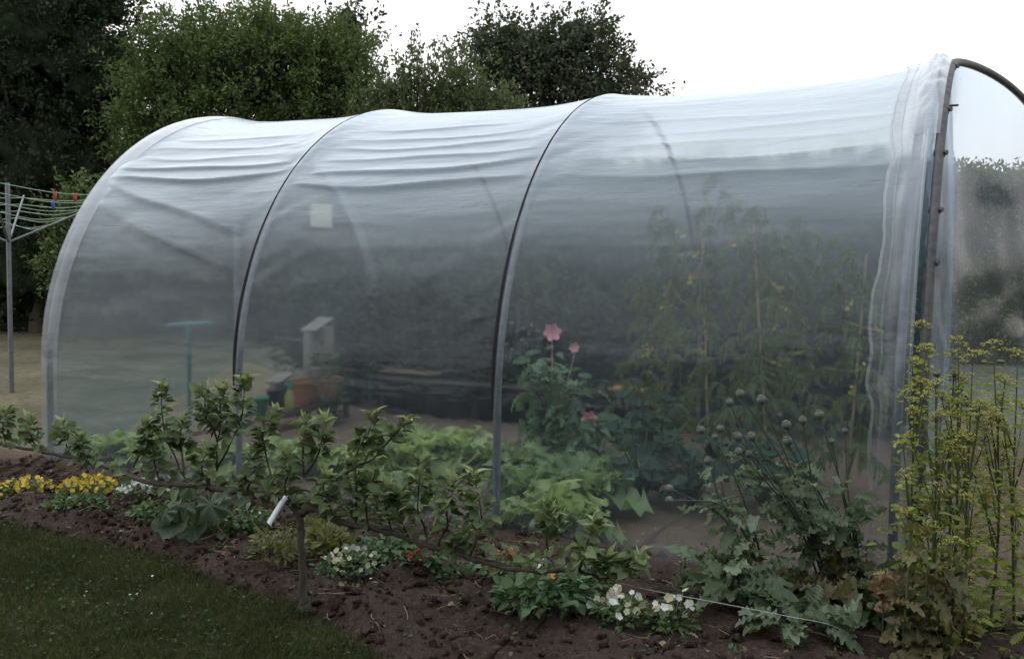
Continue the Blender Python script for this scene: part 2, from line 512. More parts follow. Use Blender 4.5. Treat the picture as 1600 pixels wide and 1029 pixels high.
M['inner'] = surf('shade_dark_core', (.010, .016, .009), (.032, .045, .022), 9, .9, 0, .8, 16, spec=.1)  # solid cores added against sky gaps, crown shade put into their colour
M['fennel'] = leafmat('umbel_leaf', (.14, .19, .045), (.28, .31, .085), rough=.6, transl=.3, nscale=12)
M['umbel'] = surf('umbel_flower', (.44, .43, .09), (.56, .53, .16), 90, .8)
M['fstem'] = surf('umbel_stem', (.08, .105, .045), (.12, .14, .06), 30, .6)
M['grass'] = leafmat('grass_blade', (.030, .048, .015), (.088, .098, .034), rough=.8, transl=.25, nscale=2.2, dry=(.085, .07, .035))
M['clover'] = leafmat('clover_leaf', (.025, .05, .018), (.06, .095, .035), rough=.7, nscale=5)
M['straw'] = surf('straw', (.22, .16, .10), (.32, .25, .16), 50, .8)
M['yellow'] = surf('yellow_petal', (.46, .31, .02), (.62, .46, .06), 40, .6)
M['dull_yellow'] = surf('tomato_flower', (.40, .32, .06), (.48, .40, .1), 40, .6)
M['white_petal'] = surf('white_petal', (.44, .47, .42), (.62, .63, .58), 40, .6)
M['cream_petal'] = surf('cream_petal', (.40, .40, .24), (.58, .56, .38), 40, .6)
M['orange_petal'] = surf('orange_petal', (.48, .17, .05), (.58, .26, .12), 60, .6)
M['bronze_petal'] = surf('bronze_petal', (.22, .06, .03), (.40, .17, .07), 120, .6)
M['crimson'] = surf('crimson_petal', (.22, .006, .03), (.30, .015, .06), 40, .6)
M['pink'] = surf('pink_petal', (.72, .30, .36), (.85, .45, .50), 25, .6)
M['palepink'] = surf('pale_pink_petal', (.66, .48, .48), (.72, .58, .56), 40, .6)
M['tag'] = surf('white_plastic', (.72, .76, .80), (.66, .70, .75), 12, .4)
M['wire'] = surf('grey_wire', (.40, .41, .42), (.30, .31, .32), 20, .4, .5)
M['terracotta'] = surf('terracotta', (.34, .15, .075), (.26, .115, .06), 18, .85, 0, .2)
M['wood'] = surf('weathered_wood', (.26, .19, .12), (.17, .12, .08), 9, .85, 0, .3, 20, stretch=(1, 8, 8))
M['dark_wood'] = surf('dark_wood', (.07, .055, .045), (.045, .036, .03), 9, .85, 0, .3, 20)
M['ochre_wood'] = surf('new_timber', (.50, .30, .11), (.40, .22, .08), 9, .8)
M['green_metal'] = surf('green_painted_metal', (.02, .16, .11), (.015, .12, .085), 12, .4)
M['green_pot'] = surf('green_plastic', (.01, .22, .13), (.012, .18, .11), 12, .4)
M['yellow_plastic'] = surf('yellow_plastic', (.25, .24, .07), (.30, .28, .09), 12, .4)
M['black_pot'] = surf('black_plastic', (.02, .02, .022), (.03, .03, .032), 12, .4)
M['red_plastic'] = surf('red_plastic', (.28, .04, .04), (.22, .03, .03), 12, .5)
M['paper'] = surf('cream_paper', (.80, .76, .64), (.74, .69, .56), 6, .8)
M['sacking'] = surf('pale_sack', (.62, .58, .50), (.48, .44, .38), 10, .85, 0, .4)
M['white_plastic'] = M['tag']; M['drab'] = surf('drab_card', (.24, .21, .175), (.15, .13, .11), 10, .85, 0, .3)
M['bamboo'] = surf('bamboo', (.42, .33, .20), (.34, .25, .14), 14, .6)
M['netting'] = surf('line_cord', (.30, .42, .32), (.35, .5, .38), 20, .6)
M['peg_red'] = surf('red_peg', (.45, .06, .08), (.5, .09, .1), 10, .5)
M['peg_blue'] = surf('blue_peg', (.06, .13, .35), (.08, .15, .4), 10, .5)

# ------------------------------------------------------------------ world, sun
SUN_EL, SUN_AZ = math.radians(48), math.radians(-60)       # azimuth from +Y towards +X
w = bpy.data.worlds.new("World"); sc.world = w; w.use_nodes = True
nt = w.node_tree; nt.nodes.clear()
sky = nt.nodes.new('ShaderNodeTexSky'); sky.sky_type = 'NISHITA'; sky.sun_disc = False
sky.sun_elevation = SUN_EL; sky.sun_rotation = SUN_AZ; sky.air_density = 1.0; sky.dust_density = 3.0
hs = nt.nodes.new('ShaderNodeHueSaturation'); hs.inputs['Saturation'].default_value = .25
nt.links.new(sky.outputs[0], hs.inputs['Color'])
tc = nt.nodes.new('ShaderNodeTexCoord'); sx = nt.nodes.new('ShaderNodeSeparateXYZ'); nt.links.new(tc.outputs['Generated'], sx.inputs[0])
cl = ramp(nt, sx.outputs['Z'], [(0.0, (.85, .75, .67)), (.10, (1.0, .90, .82)), (.19, (1.0, .98, .96)), (.3, (.97, .99, 1.0)), (1.0, (.89, .945, 1.0))])
cn = noise(nt, 2.2, 4, .5, tc.outputs['Generated'])
vm = nt.nodes.new('ShaderNodeMix'); vm.data_type = 'RGBA'; vm.blend_type = 'MULTIPLY'; vm.inputs[0].default_value = 1
nt.links.new(cl, vm.inputs[6])
OV = 12.0
nt.links.new(ramp(nt, cn, [(.3, (OV * .92, OV * .92, OV * .94)), (.7, (OV * 1.08, OV * 1.08, OV * 1.08))]), vm.inputs[7])
ov = mixc(nt, .9, hs.outputs[0], vm.outputs[2])
bg = nt.nodes.new('ShaderNodeBackground'); bg.inputs['Strength'].default_value = .1
nt.links.new(ov, bg.inputs[0])
wo = nt.nodes.new('ShaderNodeOutputWorld'); nt.links.new(bg.outputs[0], wo.inputs[0])
sd = bpy.data.lights.new('sun', 'SUN'); sd.energy = .5; sd.angle = math.radians(70); sd.color = (1, .96, .9)
so = bpy.data.objects.new('sun', sd); col.objects.link(so)
sv = Vector((math.sin(SUN_AZ) * math.cos(SUN_EL), math.cos(SUN_AZ) * math.cos(SUN_EL), math.sin(SUN_EL)))
so.rotation_euler = sv.to_track_quat('Z', 'Y').to_euler(); so.location = (-6, 6, 12)
vs = sc.view_settings
vs.view_transform = 'Standard'; vs.look = 'None'; vs.exposure = .22; vs.gamma = 1; vs.use_curve_mapping = False
cy = sc.cycles
cy.use_denoising = True
cy.max_bounces = 14; cy.diffuse_bounces = 4; cy.glossy_bounces = 3; cy.transmission_bounces = 10; cy.transparent_max_bounces = 24
cy.sample_clamp_indirect = 6; cy.caustics_reflective = False; cy.caustics_refractive = True
cy.use_adaptive_sampling = True; cy.adaptive_threshold = .02

# ------------------------------------------------------------------ ground
def ground_mat():
    m, nt, nd, lk = newmat('rough_lawn')
    v = objco(nt)
    c = mixc(nt, ramp(nt, noise(nt, .9, 5, .6, v), [(.35, (0, 0, 0)), (.65, (1, 1, 1))]), (.085, .078, .040), (.20, .165, .10))
    c = mixc(nt, ramp(nt, noise(nt, 14, 5, .7, v), [(.4, (0, 0, 0)), (.65, (1, 1, 1))]), c, (.065, .066, .032))
    p = nd.new('ShaderNodeBsdfPrincipled'); lk.new(c, p.inputs['Base Color']); p.inputs['Roughness'].default_value = .9
    bn = nd.new('ShaderNodeBump'); bn.inputs['Strength'].default_value = .6; bn.inputs['Distance'].default_value = .03
    lk.new(noise(nt, 60, 6, .7, v), bn.inputs['Height']); lk.new(bn.outputs[0], p.inputs['Normal'])
    o = nd.new('ShaderNodeOutputMaterial'); lk.new(p.outputs[0], o.inputs[0]); return m


def soil_mat():
    m, nt, nd, lk = newmat('garden_soil')
    v = objco(nt)
    c = mixc(nt, ramp(nt, noise(nt, 9, 6, .65, v), [(.3, (0, 0, 0)), (.7, (1, 1, 1))]), (.017, .0115, .0095), (.060, .040, .032))
    c = mixc(nt, ramp(nt, noise(nt, 60, 4, .7, v), [(.5, (0, 0, 0)), (.75, (1, 1, 1))]), c, (.12, .092, .076))
    c = mixc(nt, ramp(nt, noise(nt, 2.1, 4, .6, v), [(.42, (0, 0, 0)), (.62, (.6, .6, .6))]), c, (.075, .055, .045))
    # drier paler soil under cover
    sep = nd.new('ShaderNodeSeparateXYZ'); lk.new(v, sep.inputs[0])
    mr = nd.new('ShaderNodeMapRange'); lk.new(sep.outputs['Y'], mr.inputs[0]); mr.inputs[1].default_value = .15; mr.inputs[2].default_value = -.25
    c = mixc(nt, mathn(nt, 'MULTIPLY', mr.outputs[0], .75), c, mixc(nt, noise(nt, 5, 5, .6, v), (.12, .078, .055), (.25, .18, .13)))
    p = nd.new('ShaderNodeBsdfPrincipled'); lk.new(c, p.inputs['Base Color']); p.inputs['Roughness'].default_value = .95
    p.inputs['Specular IOR Level'].default_value = .2
    bn = nd.new('ShaderNodeBump'); bn.inputs['Strength'].default_value = .8; bn.inputs['Distance'].default_value = .012
    lk.new(noise(nt, 55, 7, .7, v), bn.inputs['Height']); lk.new(bn.outputs[0], p.inputs['Normal'])
    o = nd.new('ShaderNodeOutputMaterial'); lk.new(p.outputs[0], o.inputs[0]); return m


M['lawn'] = ground_mat(); M['soil'] = soil_mat()
b = MB()
g = np.concatenate([np.linspace(-600, -30, 12), np.linspace(-28, 28, 57), np.linspace(30, 600, 12)])
X, Y = np.meshgrid(g, g, indexing='ij')
Z = -.045 + .02 * fbm(np.c_[X.ravel(), Y.ravel()], .4, 2, 3).reshape(X.shape)
b.grid(np.stack([X, Y, Z], -1)); tag(b.build('ground', M['lawn']), kind='structure')

U, W = np.meshgrid(np.linspace(-5, 12, 120), np.linspace(-9, .1, 80), indexing='ij')
P_ = T(U, W, 0 * U); P_[..., 2] = -.037 + .02 * fbm(P_[..., :2].reshape(-1, 2), .4, 2, 3).reshape(U.shape)
M['lawn_floor'] = surf('dark_lawn_floor', (.030, .034, .015), (.055, .052, .026), 7, .95, 0, .5, 40, spec=.1)  # darker ground sheet under the near lawn grass
b = MB(); b.grid(P_[::-1]); tag(b.build('lawn', M['lawn_floor']), kind='structure')
# soil: from the lawn edge to the far side of the tunnel
EDGE = np.array([uw(gr(*p))for p in ((-300, 778), (-60, 800), (100, 832), (185, 850), (270, 873), (310, 905), (440, 936), (500, 968), (560, 1010), (700, 1090))])
EDGE = EDGE[np.argsort(EDGE[:, 0])]


def edge_w(u): return np.interp(u, EDGE[:, 0], EDGE[:, 1], left=-2.0)


def soil_h(u, w):
    P = np.c_[np.ravel(u), np.ravel(w)]
    h = .030 * fbm(P, 5, 3, 11) + .022 * np.abs(fbm(P, 14, 3, 21)) + .010 * fbm(P, 45, 2, 31)
    return h.reshape(np.shape(u))


def soil_z(u, w):
    e = np.asarray(w) - edge_w(u)
    rim = np.clip(e / .16, 0, 1)
    inside = np.clip((np.asarray(w) + .1) / .5, 0, 1)
    return -.07 + .085 * rim + soil_h(u, w) * rim * (1 - .35 * inside) + .028 * np.exp(-((np.asarray(w) + .02) / .07) ** 2) * (np.abs(np.asarray(u) - 2.5) < 2.55)


soil_root = empty('soil_bed', T(0, 0, 0), rz=PI - ANG); tag(soil_root, kind='structure')
us = np.concatenate([np.arange(-2.4, 5.0, .022), np.arange(5.0, 8.0, .06)])
b = MB()
ws = np.linspace(0, 1, 200) ** 1.6
U, S = np.meshgrid(us, ws, indexing='ij')
E0 = edge_w(us)[:, None] + .03 * vnoise(np.c_[us, us * 0], 6, 5)[:, None] - .02
W = E0 + S * (np.where(us > UMAX + .06, .22, 3.75)[:, None] + .03 * vnoise(np.c_[us, us * 0], 5, 6)[:, None] - E0)
b.grid(T(U, W, soil_z(U, W))[::-1]); so_ = b.build('soil_bed_surface', M['soil'], soil_root)
# ------------------------------------------------------------------ clods, straw
def blob_tpl(seed):
    r = np.random.default_rng(seed)
    n = 7; V = []; F = []
    for i in range(5):
        th = PI * i / 4
        for j in range(n):
            a = 2 * PI * j / n
            V.append([math.sin(th) * math.cos(a), math.sin(th) * math.sin(a), math.cos(th)])
    V = np.array(V) * (1 + .33 * r.normal(size=(len(V), 1))) * [1, .75, .5]
    for i in range(4):
        for j in range(n): F.append([i * n + j, i * n + (j + 1) % n, (i + 1) * n + (j + 1) % n, (i + 1) * n + j])
    return V, np.array(F)


def rand_dirs(n): return norm(rng.normal(size=(n, 3)))


b = MB(); n = 9500
u = rng.uniform(-2.2, 5.2, n); w = edge_w(u) + .05 + rng.uniform(0, 1, n) ** 1.1 * (0.05 - edge_w(u))
pos = T(u, w, soil_z(u, w) + .004); s = .003 + .026 * rng.uniform(0, 1, n) ** 5
for k in range(4):
    q = np.arange(n) % 4 == k
    b.leaves(blob_tpl(k), pos[q], rand_dirs(q.sum()), rand_dirs(q.sum()), s[q])
tag(b.build('soil_clods', M['soil'], None), 'loose brown crumbs of soil strewn over the bed', 'soil', kind='stuff')
b = MB(); n = 700; u = rng.uniform(-1.8, 5, n); w = edge_w(u) + .06 + rng.uniform(0, 1, n) ** .8 * (.6 - edge_w(u)); pos = T(u, w, soil_z(u, w) + .012)
for k in range(3):
    q = np.arange(n) % 3 == k
    b.leaves([SMALL, APPLE[0], POPPY[2]][k], pos[q], norm(rng.normal(size=(q.sum(), 3)) * [1, 1, .25]), norm(rng.normal(size=(q.sum(), 3)) * .5 + [0, 0, 1]), rng.uniform(.012, .034, q.sum()))
tag(b.build('leaf_litter', M['dry_leaf']), 'small dead leaves lying on the bed soil', 'leaf litter', kind='stuff')
b = MB(); n = 900; uc = rng.uniform(-1.8, 5, 150); wc = edge_w(uc) + .08 + rng.uniform(0, 1, 150) * (.02 - edge_w(uc)); k = rng.integers(0, 150, n)
u = uc[k] + rng.normal(size=n) * .018; w = wc[k] + rng.normal(size=n) * .018; pos = T(u, w, soil_z(u, w) + .004)
b.leaves(SMALL, pos, norm(rng.normal(size=(n, 3)) * [1, 1, .3] + [0, 0, .5]), norm(rng.normal(size=(n, 3)) * .4 + [0, 0, 1]), rng.uniform(.010, .026, n))
tag(b.build('weed_seedlings', M['small_leaf']), 'tiny green weed seedlings dotted over the bed', 'weeds', kind='stuff')
b = MB(); n = 420
u = rng.uniform(-1.6, 5, n); w = edge_w(u) + .05 + rng.uniform(0, 1, n) * (0.0 - edge_w(u))
for i in range(n):
    p = T(u[i], w[i], soil_z(u[i], w[i]) + .010); a = rng.uniform(0, 2 * PI); L = rng.uniform(.03, .13)
    d = np.array([math.cos(a), math.sin(a), rng.uniform(-.1, .15)]) * L; sd_ = rng.normal(size=3) * .012 * [1, 1, .3]
    b.tube(spline([p - d * .5, p + sd_, p + d * .5], 6), rng.uniform(.0008, .0018), 4, False)
tag(b.build('straw_litter', M['straw']), 'dry straw and twig litter scattered on the soil', 'straw', kind='stuff')

# ------------------------------------------------------------------ lawn grass
b = MB(); n = 260000
P2 = np.c_[rng.uniform(-3.6, 1.2, n), rng.uniform(1.9, 6.2, n)]
uu = (P2 - H4) @ AXU; ww = (P2 - H4) @ AXW
e = edge_w(uu) - ww + .07 * vnoise(P2, 6, 8) + .045 * vnoise(P2, 17, 12) + .02 * rng.normal(size=n)
keep = (e > -.085) & (e < 2.6) & (vnoise(P2, 3, 9) + 1.2 > rng.uniform(0, .8, n)); P2 = P2[keep]; n = len(P2)
zz = -.040 + .02 * fbm(P2, .4, 2, 3)
ax = norm(np.c_[rng.normal(size=(n, 2)) * .55, np.ones(n)])
b.leaves(leaf_tpl(3, 2, lambda t: .05 * (1 - t) ** .5 + .002, fold=.3, curl=.5), np.c_[P2, zz], ax, rand_dirs(n), rng.uniform(.02, .052, n) * (1 + .25 * vnoise(P2, 7, 14)))
bc = MB(); k = rng.choice(n, min(n, 5000), replace=False); bc.leaves(SMALL, np.c_[P2[k], zz[k] + rng.uniform(.012, .03, len(k))], norm(rng.normal(size=(len(k), 3)) * [1, 1, .25]), norm(rng.normal(size=(len(k), 3)) * .3 + [0, 0, 1]), rng.uniform(.010, .022, len(k)))
tag(bc.build('clover', M['clover']), 'clover and moss leaves low among the lawn grass', 'clover', kind='stuff')
tag(b.build('grass', M['grass']), 'short mown lawn grass in the near corner beside the bed', 'grass', kind='stuff')

# ------------------------------------------------------------------ polytunnel
TUN = empty('polytunnel', T(0, 0, 0), 'garden polytunnel of clear polythene stretched over steel hoops', 'polytunnel', rz=PI - ANG)
PR = .0185


def prof(bz, n=400):
    ts = np.linspace(0, PI, n)
    y = np.r_[np.zeros(60), HA - HA * np.cos(ts), np.full(60, 2 * HA)]
    z = np.r_[np.linspace(-.04, HC - .005, 60), HC + (HB + bz) * np.sin(ts), np.linspace(HC - .005, -.04, 60)]
    return y, z


def prof_at(bz, q):
    """points and outward normals at fractions q of the arc"""
    y, z = prof(bz); L = np.r_[0, np.cumsum(np.hypot(np.diff(y), np.diff(z)))]
    t = q * L[-1]
    yy = np.interp(t, L, y); zz = np.interp(t, L, z); e = .01
    ty = np.interp(t + e, L, y) - np.interp(t - e, L, y); tz = np.interp(t + e, L, z) - np.interp(t - e, L, z)
    l = np.hypot(ty, tz) + 1e-9
    return yy, zz, -tz / l, ty / l, t - .04, L[-1]


def skew(w):                             # the loose end hoop is twisted: its far half swings outwards
    t = np.clip((np.asarray(w) - 1.2) / 1.7, 0, 1)
    return .50 * t * t * (3 - 2 * t)


def hoop_path(k, off=0.0, q=None, du=0.0, bz=None):
    q = np.linspace(0, 1, 90) if q is None else q
    y, z, ny, nz, t, L = prof_at(DZ[k] if bz is None else bz, q)
    yy = y + ny * off
    return T(US[k] + du - (skew(yy) if bz is not None else 0), yy, z + nz * off)


for k in range(4):
    b = MB(); b.tube(hoop_path(k), PR, 12); hp = b.build('hoop', M['steel'], TUN)
    b = MB()
    if k in (1, 2):                       # dark tapering strip along one side of the hoop
        q = np.linspace(.10, .42, 50); P = hoop_path(k, PR * .95, q)
        rad = .0035 + .0075 * np.interp(np.linspace(0, 1, 50), [0, .10, .45, 1], [.25, 1, .5, .02])
        P = P + np.array([AXU[0], AXU[1], 0]) * (PR * 1.05)
        b.tube(P, rad, 8); b.build('dark_strip', M['matt_strip'], hp)
# loose end hoop with bolts
b = MB(); P = hoop_path(0, .004, None, -.088, DZ[0] + .012); b.tube(P, .0195, 12); eh = b.build('end_hoop', M['steel_dark'], TUN)
for qf in (.155, .205, .24, .285, .33, .415):
    P = hoop_path(0, .0, np.array([qf, qf + .002]), -.088, DZ[0] + .012); t = norm(P[1] - P[0])
    b = MB(); b.tube([P[0] - t * .012, P[0] + t * .012], .0235, 10)
    s = np.array([-AXU[0], -AXU[1], 0]) * .9 - np.array([AXW[0], AXW[1], 0]) * .5; s = norm(s)
    b.tube([P[0], P[0] + s * .030], .006, 6)
    b.tube([P[0] + s * .028, P[0] + s * .034], .011, 6)
    b.build('bolt', M['steel_dark'], eh)
P = hoop_path(0, 0, np.array([.335, .336]), -.088, DZ[0] + .012)[0]
b = MB(); b.tube([P - 0 * P + np.array([-AXU[0], -AXU[1], 0]) * -.02, P + np.array([-AXU[0], -AXU[1], 0]) * .055], .005, 6); b.build('bolt', M['steel_dark'], eh)

# --- the film over the hoops
FOLDS = {  # bay: (v at near hoop, v at far hoop, height, width, f0, f1)
    0: [(1.93, 1.93, .015, .09, .04, .92), (1.805, 1.83, .019, .11, .0, .93), (2.05, 2.05, .012, .06, .1, .8), (2.16, 2.17, .012, .06, .05, .75), (2.3, 2.31, .010, .06, .2, .9), (1.40, 1.43, .006, .14, .1, 1), (1.26, 1.30, .005, .14, .1, .9), (.62, .72, .010, .06, .02, .75), (1.62, 1.66, .005, .12, .1, .8)],
    1: [(1.95, 1.91, .026, .08, .03, .92), (1.83, 1.81, .030, .10, .04, .97), (2.06, 2.05, .014, .05, .05, .9), (2.17, 2.16, .014, .05, .1, .9), (2.28, 2.27, .012, .06, .1, .9), (2.42, 2.42, .010, .06, .2, .85), (1.60, 1.55, .006, .12, .05, .9), (1.42, 1.40, .006, .14, 0, 1), (1.02, 1.55, .012, .18, .15, .95), (1.2, 1.3, .005, .14, .0, .7)],
    2: [(2.03, 2.03, .024, .08, .05, .97), (1.92, 1.93, .030, .09, .04, .98), (2.14, 2.14, .012, .06, .1, .9), (2.27, 2.28, .012, .06, .1, .9), (1.45, 1.90, .030, .13, .10, .98), (1.20, 1.74, .030, .14, .06, .95), (2.42, 2.42, .01, .06, .1, .85), (1.05, 1.5, .006, .18, .05, .9)],
}


def film_points(Ug, q, off, hem=0.0):
    nu, nq = len(Ug), len(q)
    P = np.zeros((nu, nq, 3))
    for i, u in enumerate(Ug):
        uc = min(max(u, 0), UMAX); k = min(int(np.searchsorted(US, uc, side='right') - 1), 2); k = max(k, 0)
        f = (uc - US[k]) / (US[k + 1] - US[k])
        bz = DZ[k] * (1 - f) + DZ[k + 1] * f
        y, z, ny, nz, t, L = prof_at(bz, q)
        shp = 1 - abs(2 * f - 1) ** 3.2
        zn = np.clip(z / 2.2, 0, 1)
        d = np.full(nq, off) - shp * (.004 + .046 * zn ** 2.2)
        side = t < L / 2; tv = np.where(side, t, L - t)
        if hem == 0:
            for (v0, v1, amp, wd, f0, f1) in FOLDS[k]:
                g_ = np.clip((f - f0) / max(f1 - f0, .01), 0, 1); win = math.sin(PI * g_) ** .45 if 0 < g_ < 1 else 0
                if win == 0: continue
                vv = v0 + (v1 - v0) * f + .03 * math.sin(PI * f) * -1 + .012 * math.sin(9 * f + v0 * 20)
                x = (tv - vv) / wd
                d = d + win * amp * np.where(x > 0, np.exp(-np.clip(x, 0, 30)), np.exp(np.clip(x * (6.5 if amp > .02 else 3), -30, 0))) * np.where(side, 1, .7)
            Pn = np.c_[np.full(nq, u), t * 1.0]
            d = d + shp * (.006 * fbm(Pn * [1.0, 2.2], 1.6, 3, 41))
            fan = np.exp(-min(f, 1 - f) / .13) * .0045 * vnoise(np.c_[tv * 15 + (f if f < .5 else f - 1) * 16 + 40 * k, tv * 0 + 3], 1, 90)
            d = d + fan * np.clip(min(f, 1 - f) / .03, 0, 1)
            # upright ripples where the sheet meets the ground
            d = d + shp * .008 * np.exp(-np.clip(tv, 0, 9) / .35) * np.sin(u * 21 + 2 * np.sin(u * 5))
        P[i] = T(u, y + ny * d, z + nz * d)
    return P


q = np.linspace(0, 1, 760)
Ug = []
for k in range(3):
    a = np.linspace(0, 1, 46)[:-1]; a = .5 - .5 * np.cos(PI * a)
    Ug += list(US[k] + (US[k + 1] - US[k]) * (a * .6 + np.linspace(0, 1, 46)[:-1] * .4))
Ug = np.array([-.034, -.02] + Ug + [UMAX, UMAX + .02, UMAX + .045])
b = MB(); FP = film_points(Ug, q, PR + .003)
cover = None
b.grid(FP, 0); b.grid(film_points(Ug, q, PR + .0015)[::-1], 1); b.build('film_cover', [M['film'], M['film_in']], TUN)
# hems: doubled film at both ends
b = MB(); b.grid(film_points(np.linspace(UMAX - .10, UMAX + .047, 6), q, PR + .009, 1)[::-1]); b.build('film_hem', M['film_hem'], TUN)
b = MB()
hu = np.linspace(-.040, .085, 26); HP = film_points(hu, q, PR + .010, 1)
qq = q[None, :]; rag = .020 * vnoise(np.c_[q * 60, q * 0], 1, 3) + .018 * vnoise(np.c_[q * 25, q * 0], 1, 5) + .02
fr = np.linspace(0, 1, 26)[:, None]
sh = (rag[None] * fr ** 2)[..., None] * np.array([AXU[0], AXU[1], 0])
out = .010 * (np.sin(fr * PI) * .5 + 1.5 * np.sin(fr * PI) ** .6 * np.stack([vnoise(np.c_[q * 34 + 1.6 * f_, q * 9 - 2.2 * f_], 1, 6) for f_ in fr[:, 0]]) + .25 * np.sin(fr * 15))[..., None]
HP = HP + sh + out * norm(HP - T(.05, HA, .7))
b.grid(HP[::-1]); b.build('film_hem', M['film_hem'], TUN)
b = MB(); b.tube(HP[-1][4:-4:2], .0055, 6); b.tube(HP[19][4:-4:2] + [0, 0, .001], .003, 6); b.build('film_hem', M['film_hem'], TUN)
# bright rolled edge and the strip that carries on to the loose end hoop
b = MB(); b.tube(hoop_path(0, PR + .012, np.linspace(.0, 1, 160), -.040), .0065, 8); b.build('film_hem', M['film_hem'], TUN)
b = MB()
q2 = np.linspace(0, .47, 120); y0 = hoop_path(0, PR + .006, q2, -.036); y1 = hoop_path(0, -.004, q2, -.083, DZ[0] + .012)
rows = []
for f in np.linspace(0, 1, 8):
    dep = math.sin(PI * f) * (.02 + .012 * vnoise(np.c_[q2 * 22, q2 * 0], 1, 12))
    rows.append(y0 * (1 - f) + y1 * f - dep[:, None] * norm(y0 - T(-.05, HA, .6)))
b.grid(np.array(rows)); b.build('film_strip', M['film_end'], TUN)
b = MB(); qq_ = np.linspace(.30, .50, 60); uu_ = np.linspace(-.085, .03, 14); rows = []
for u_ in uu_:
    base_ = hoop_path(0, PR + .012, qq_, u_); up_ = norm(base_ - T(u_, HA, .7))
    hgt_ = .022 + .030 * np.abs(vnoise(np.c_[qq_ * 60 + u_ * 9, u_ * 40 + qq_ * 8], 1, 77)) ** .8
    rows.append(base_ + up_ * (hgt_ * np.sin(PI * np.clip((u_ + .085) / .115, .02, .98)) * np.sin(PI * (qq_ - .30) / .20) ** .5)[:, None])
b.grid(np.array(rows)[::-1]); b.build('film_hem', M['film_hem'], TUN)
# end sheets
def end_sheet(u, bz, nm, mat, seed, off, amp=.02):
    b = MB(); q = np.linspace(0, 1, 120); y, z, ny, nz, t, L = prof_at(bz, q)
    y = y + ny * off; z = z + nz * off
    rows = []
    for f in np.linspace(1, 0, 26):
        yy = HA + (y - HA) * f; zz = .55 + (z - .55) * f
        d = amp * (1 - f ** 6) * fbm(np.c_[yy * 1.2, zz * 3], 1.3, 3, seed)
        rows.append(T(u + d - (skew(yy) if u < 0 else 0), yy, zz))
    b.grid(np.array(rows)); return b.build(nm, mat, TUN)


end_sheet(UMAX + .01, DZ[3], 'end_film', M['film_end'], 51, PR)
end_sheet(-.092, DZ[0] + .012, 'end_film', M['film_end'], 61, -.004, .03)
# door posts at the far end
for px in (371, 318):
    p = tu(px, 640, UMAX - .03); wv = uw(p)[1]
    y, z = prof(DZ[3]); i = np.argmin(np.abs(y[60:260] - wv)); top = z[60 + i]
    if px == 318: continue
    b = MB(); b.tube([T(UMAX - .03, wv, -.03), T(UMAX - .03, wv, top * .5), T(UMAX - .03, wv, top - .03)], .019, 10); b.build('door_post', M['steel'], TUN)

# ------------------------------------------------------------------ plants: generic builders
def bez(a, c, d, n=14):
    t = np.linspace(0, 1, n)[:, None]
    return (1 - t) ** 2 * np.asarray(a) + 2 * t * (1 - t) * np.asarray(c) + t * t * np.asarray(d)


def crown_leaves(lobes, nclump, per, crad, leaf, seed, shell=.5, droop=.3, up=.3, tpl=TREE_LEAF):
    r = np.random.default_rng(seed)
    lob = np.array([l[0] for l in lobes]); rad = np.array([l[1] for l in lobes]); vol = rad.prod(1) ** .66
    pick = r.choice(len(lobes), nclump, p=vol / vol.sum())
    d = norm(r.normal(size=(nclump, 3)))
    rr = (shell + (1 - shell) * r.uniform(0, 1, nclump) ** .6) * (1 + .12 * r.normal(size=nclump))
    c = lob[pick] + d * rr[:, None] * rad[pick]
    keep = fbm(c, .9, 2, seed) > -.55
    c = c[keep]; d = d[keep]; nclump = len(c)
    cs = crad * r.uniform(.5, 1.4, nclump)
    sdir = norm(d * .75 + r.normal(size=(nclump, 3)) * .45 + np.array([0, 0, up * 1.6]))
    tt = r.uniform(-.35, 1, (nclump, per))
    off = r.normal(size=(nclump, per, 3)) * (.34 * (1.15 - .8 * np.clip(tt, 0, 1)))[..., None]
    pos = c[:, None] + cs[:, None, None] * (sdir[:, None] * (tt * 1.9)[..., None] + off)
    outd = norm(sdir[:, None] * .7 + r.normal(size=(nclump, per, 3)) * .6 + np.array([0, 0, up - droop]))
    nr = norm(r.normal(size=(nclump, per, 3)) * .8 + [0, 0, 1])
    sc_ = leaf * r.uniform(.6, 1.35, (nclump, per))
    pos = pos.reshape(-1, 3); ok = pos[:, 2] > .02
    return pos[ok], outd.reshape(-1, 3)[ok], nr.reshape(-1, 3)[ok], sc_.ravel()[ok]


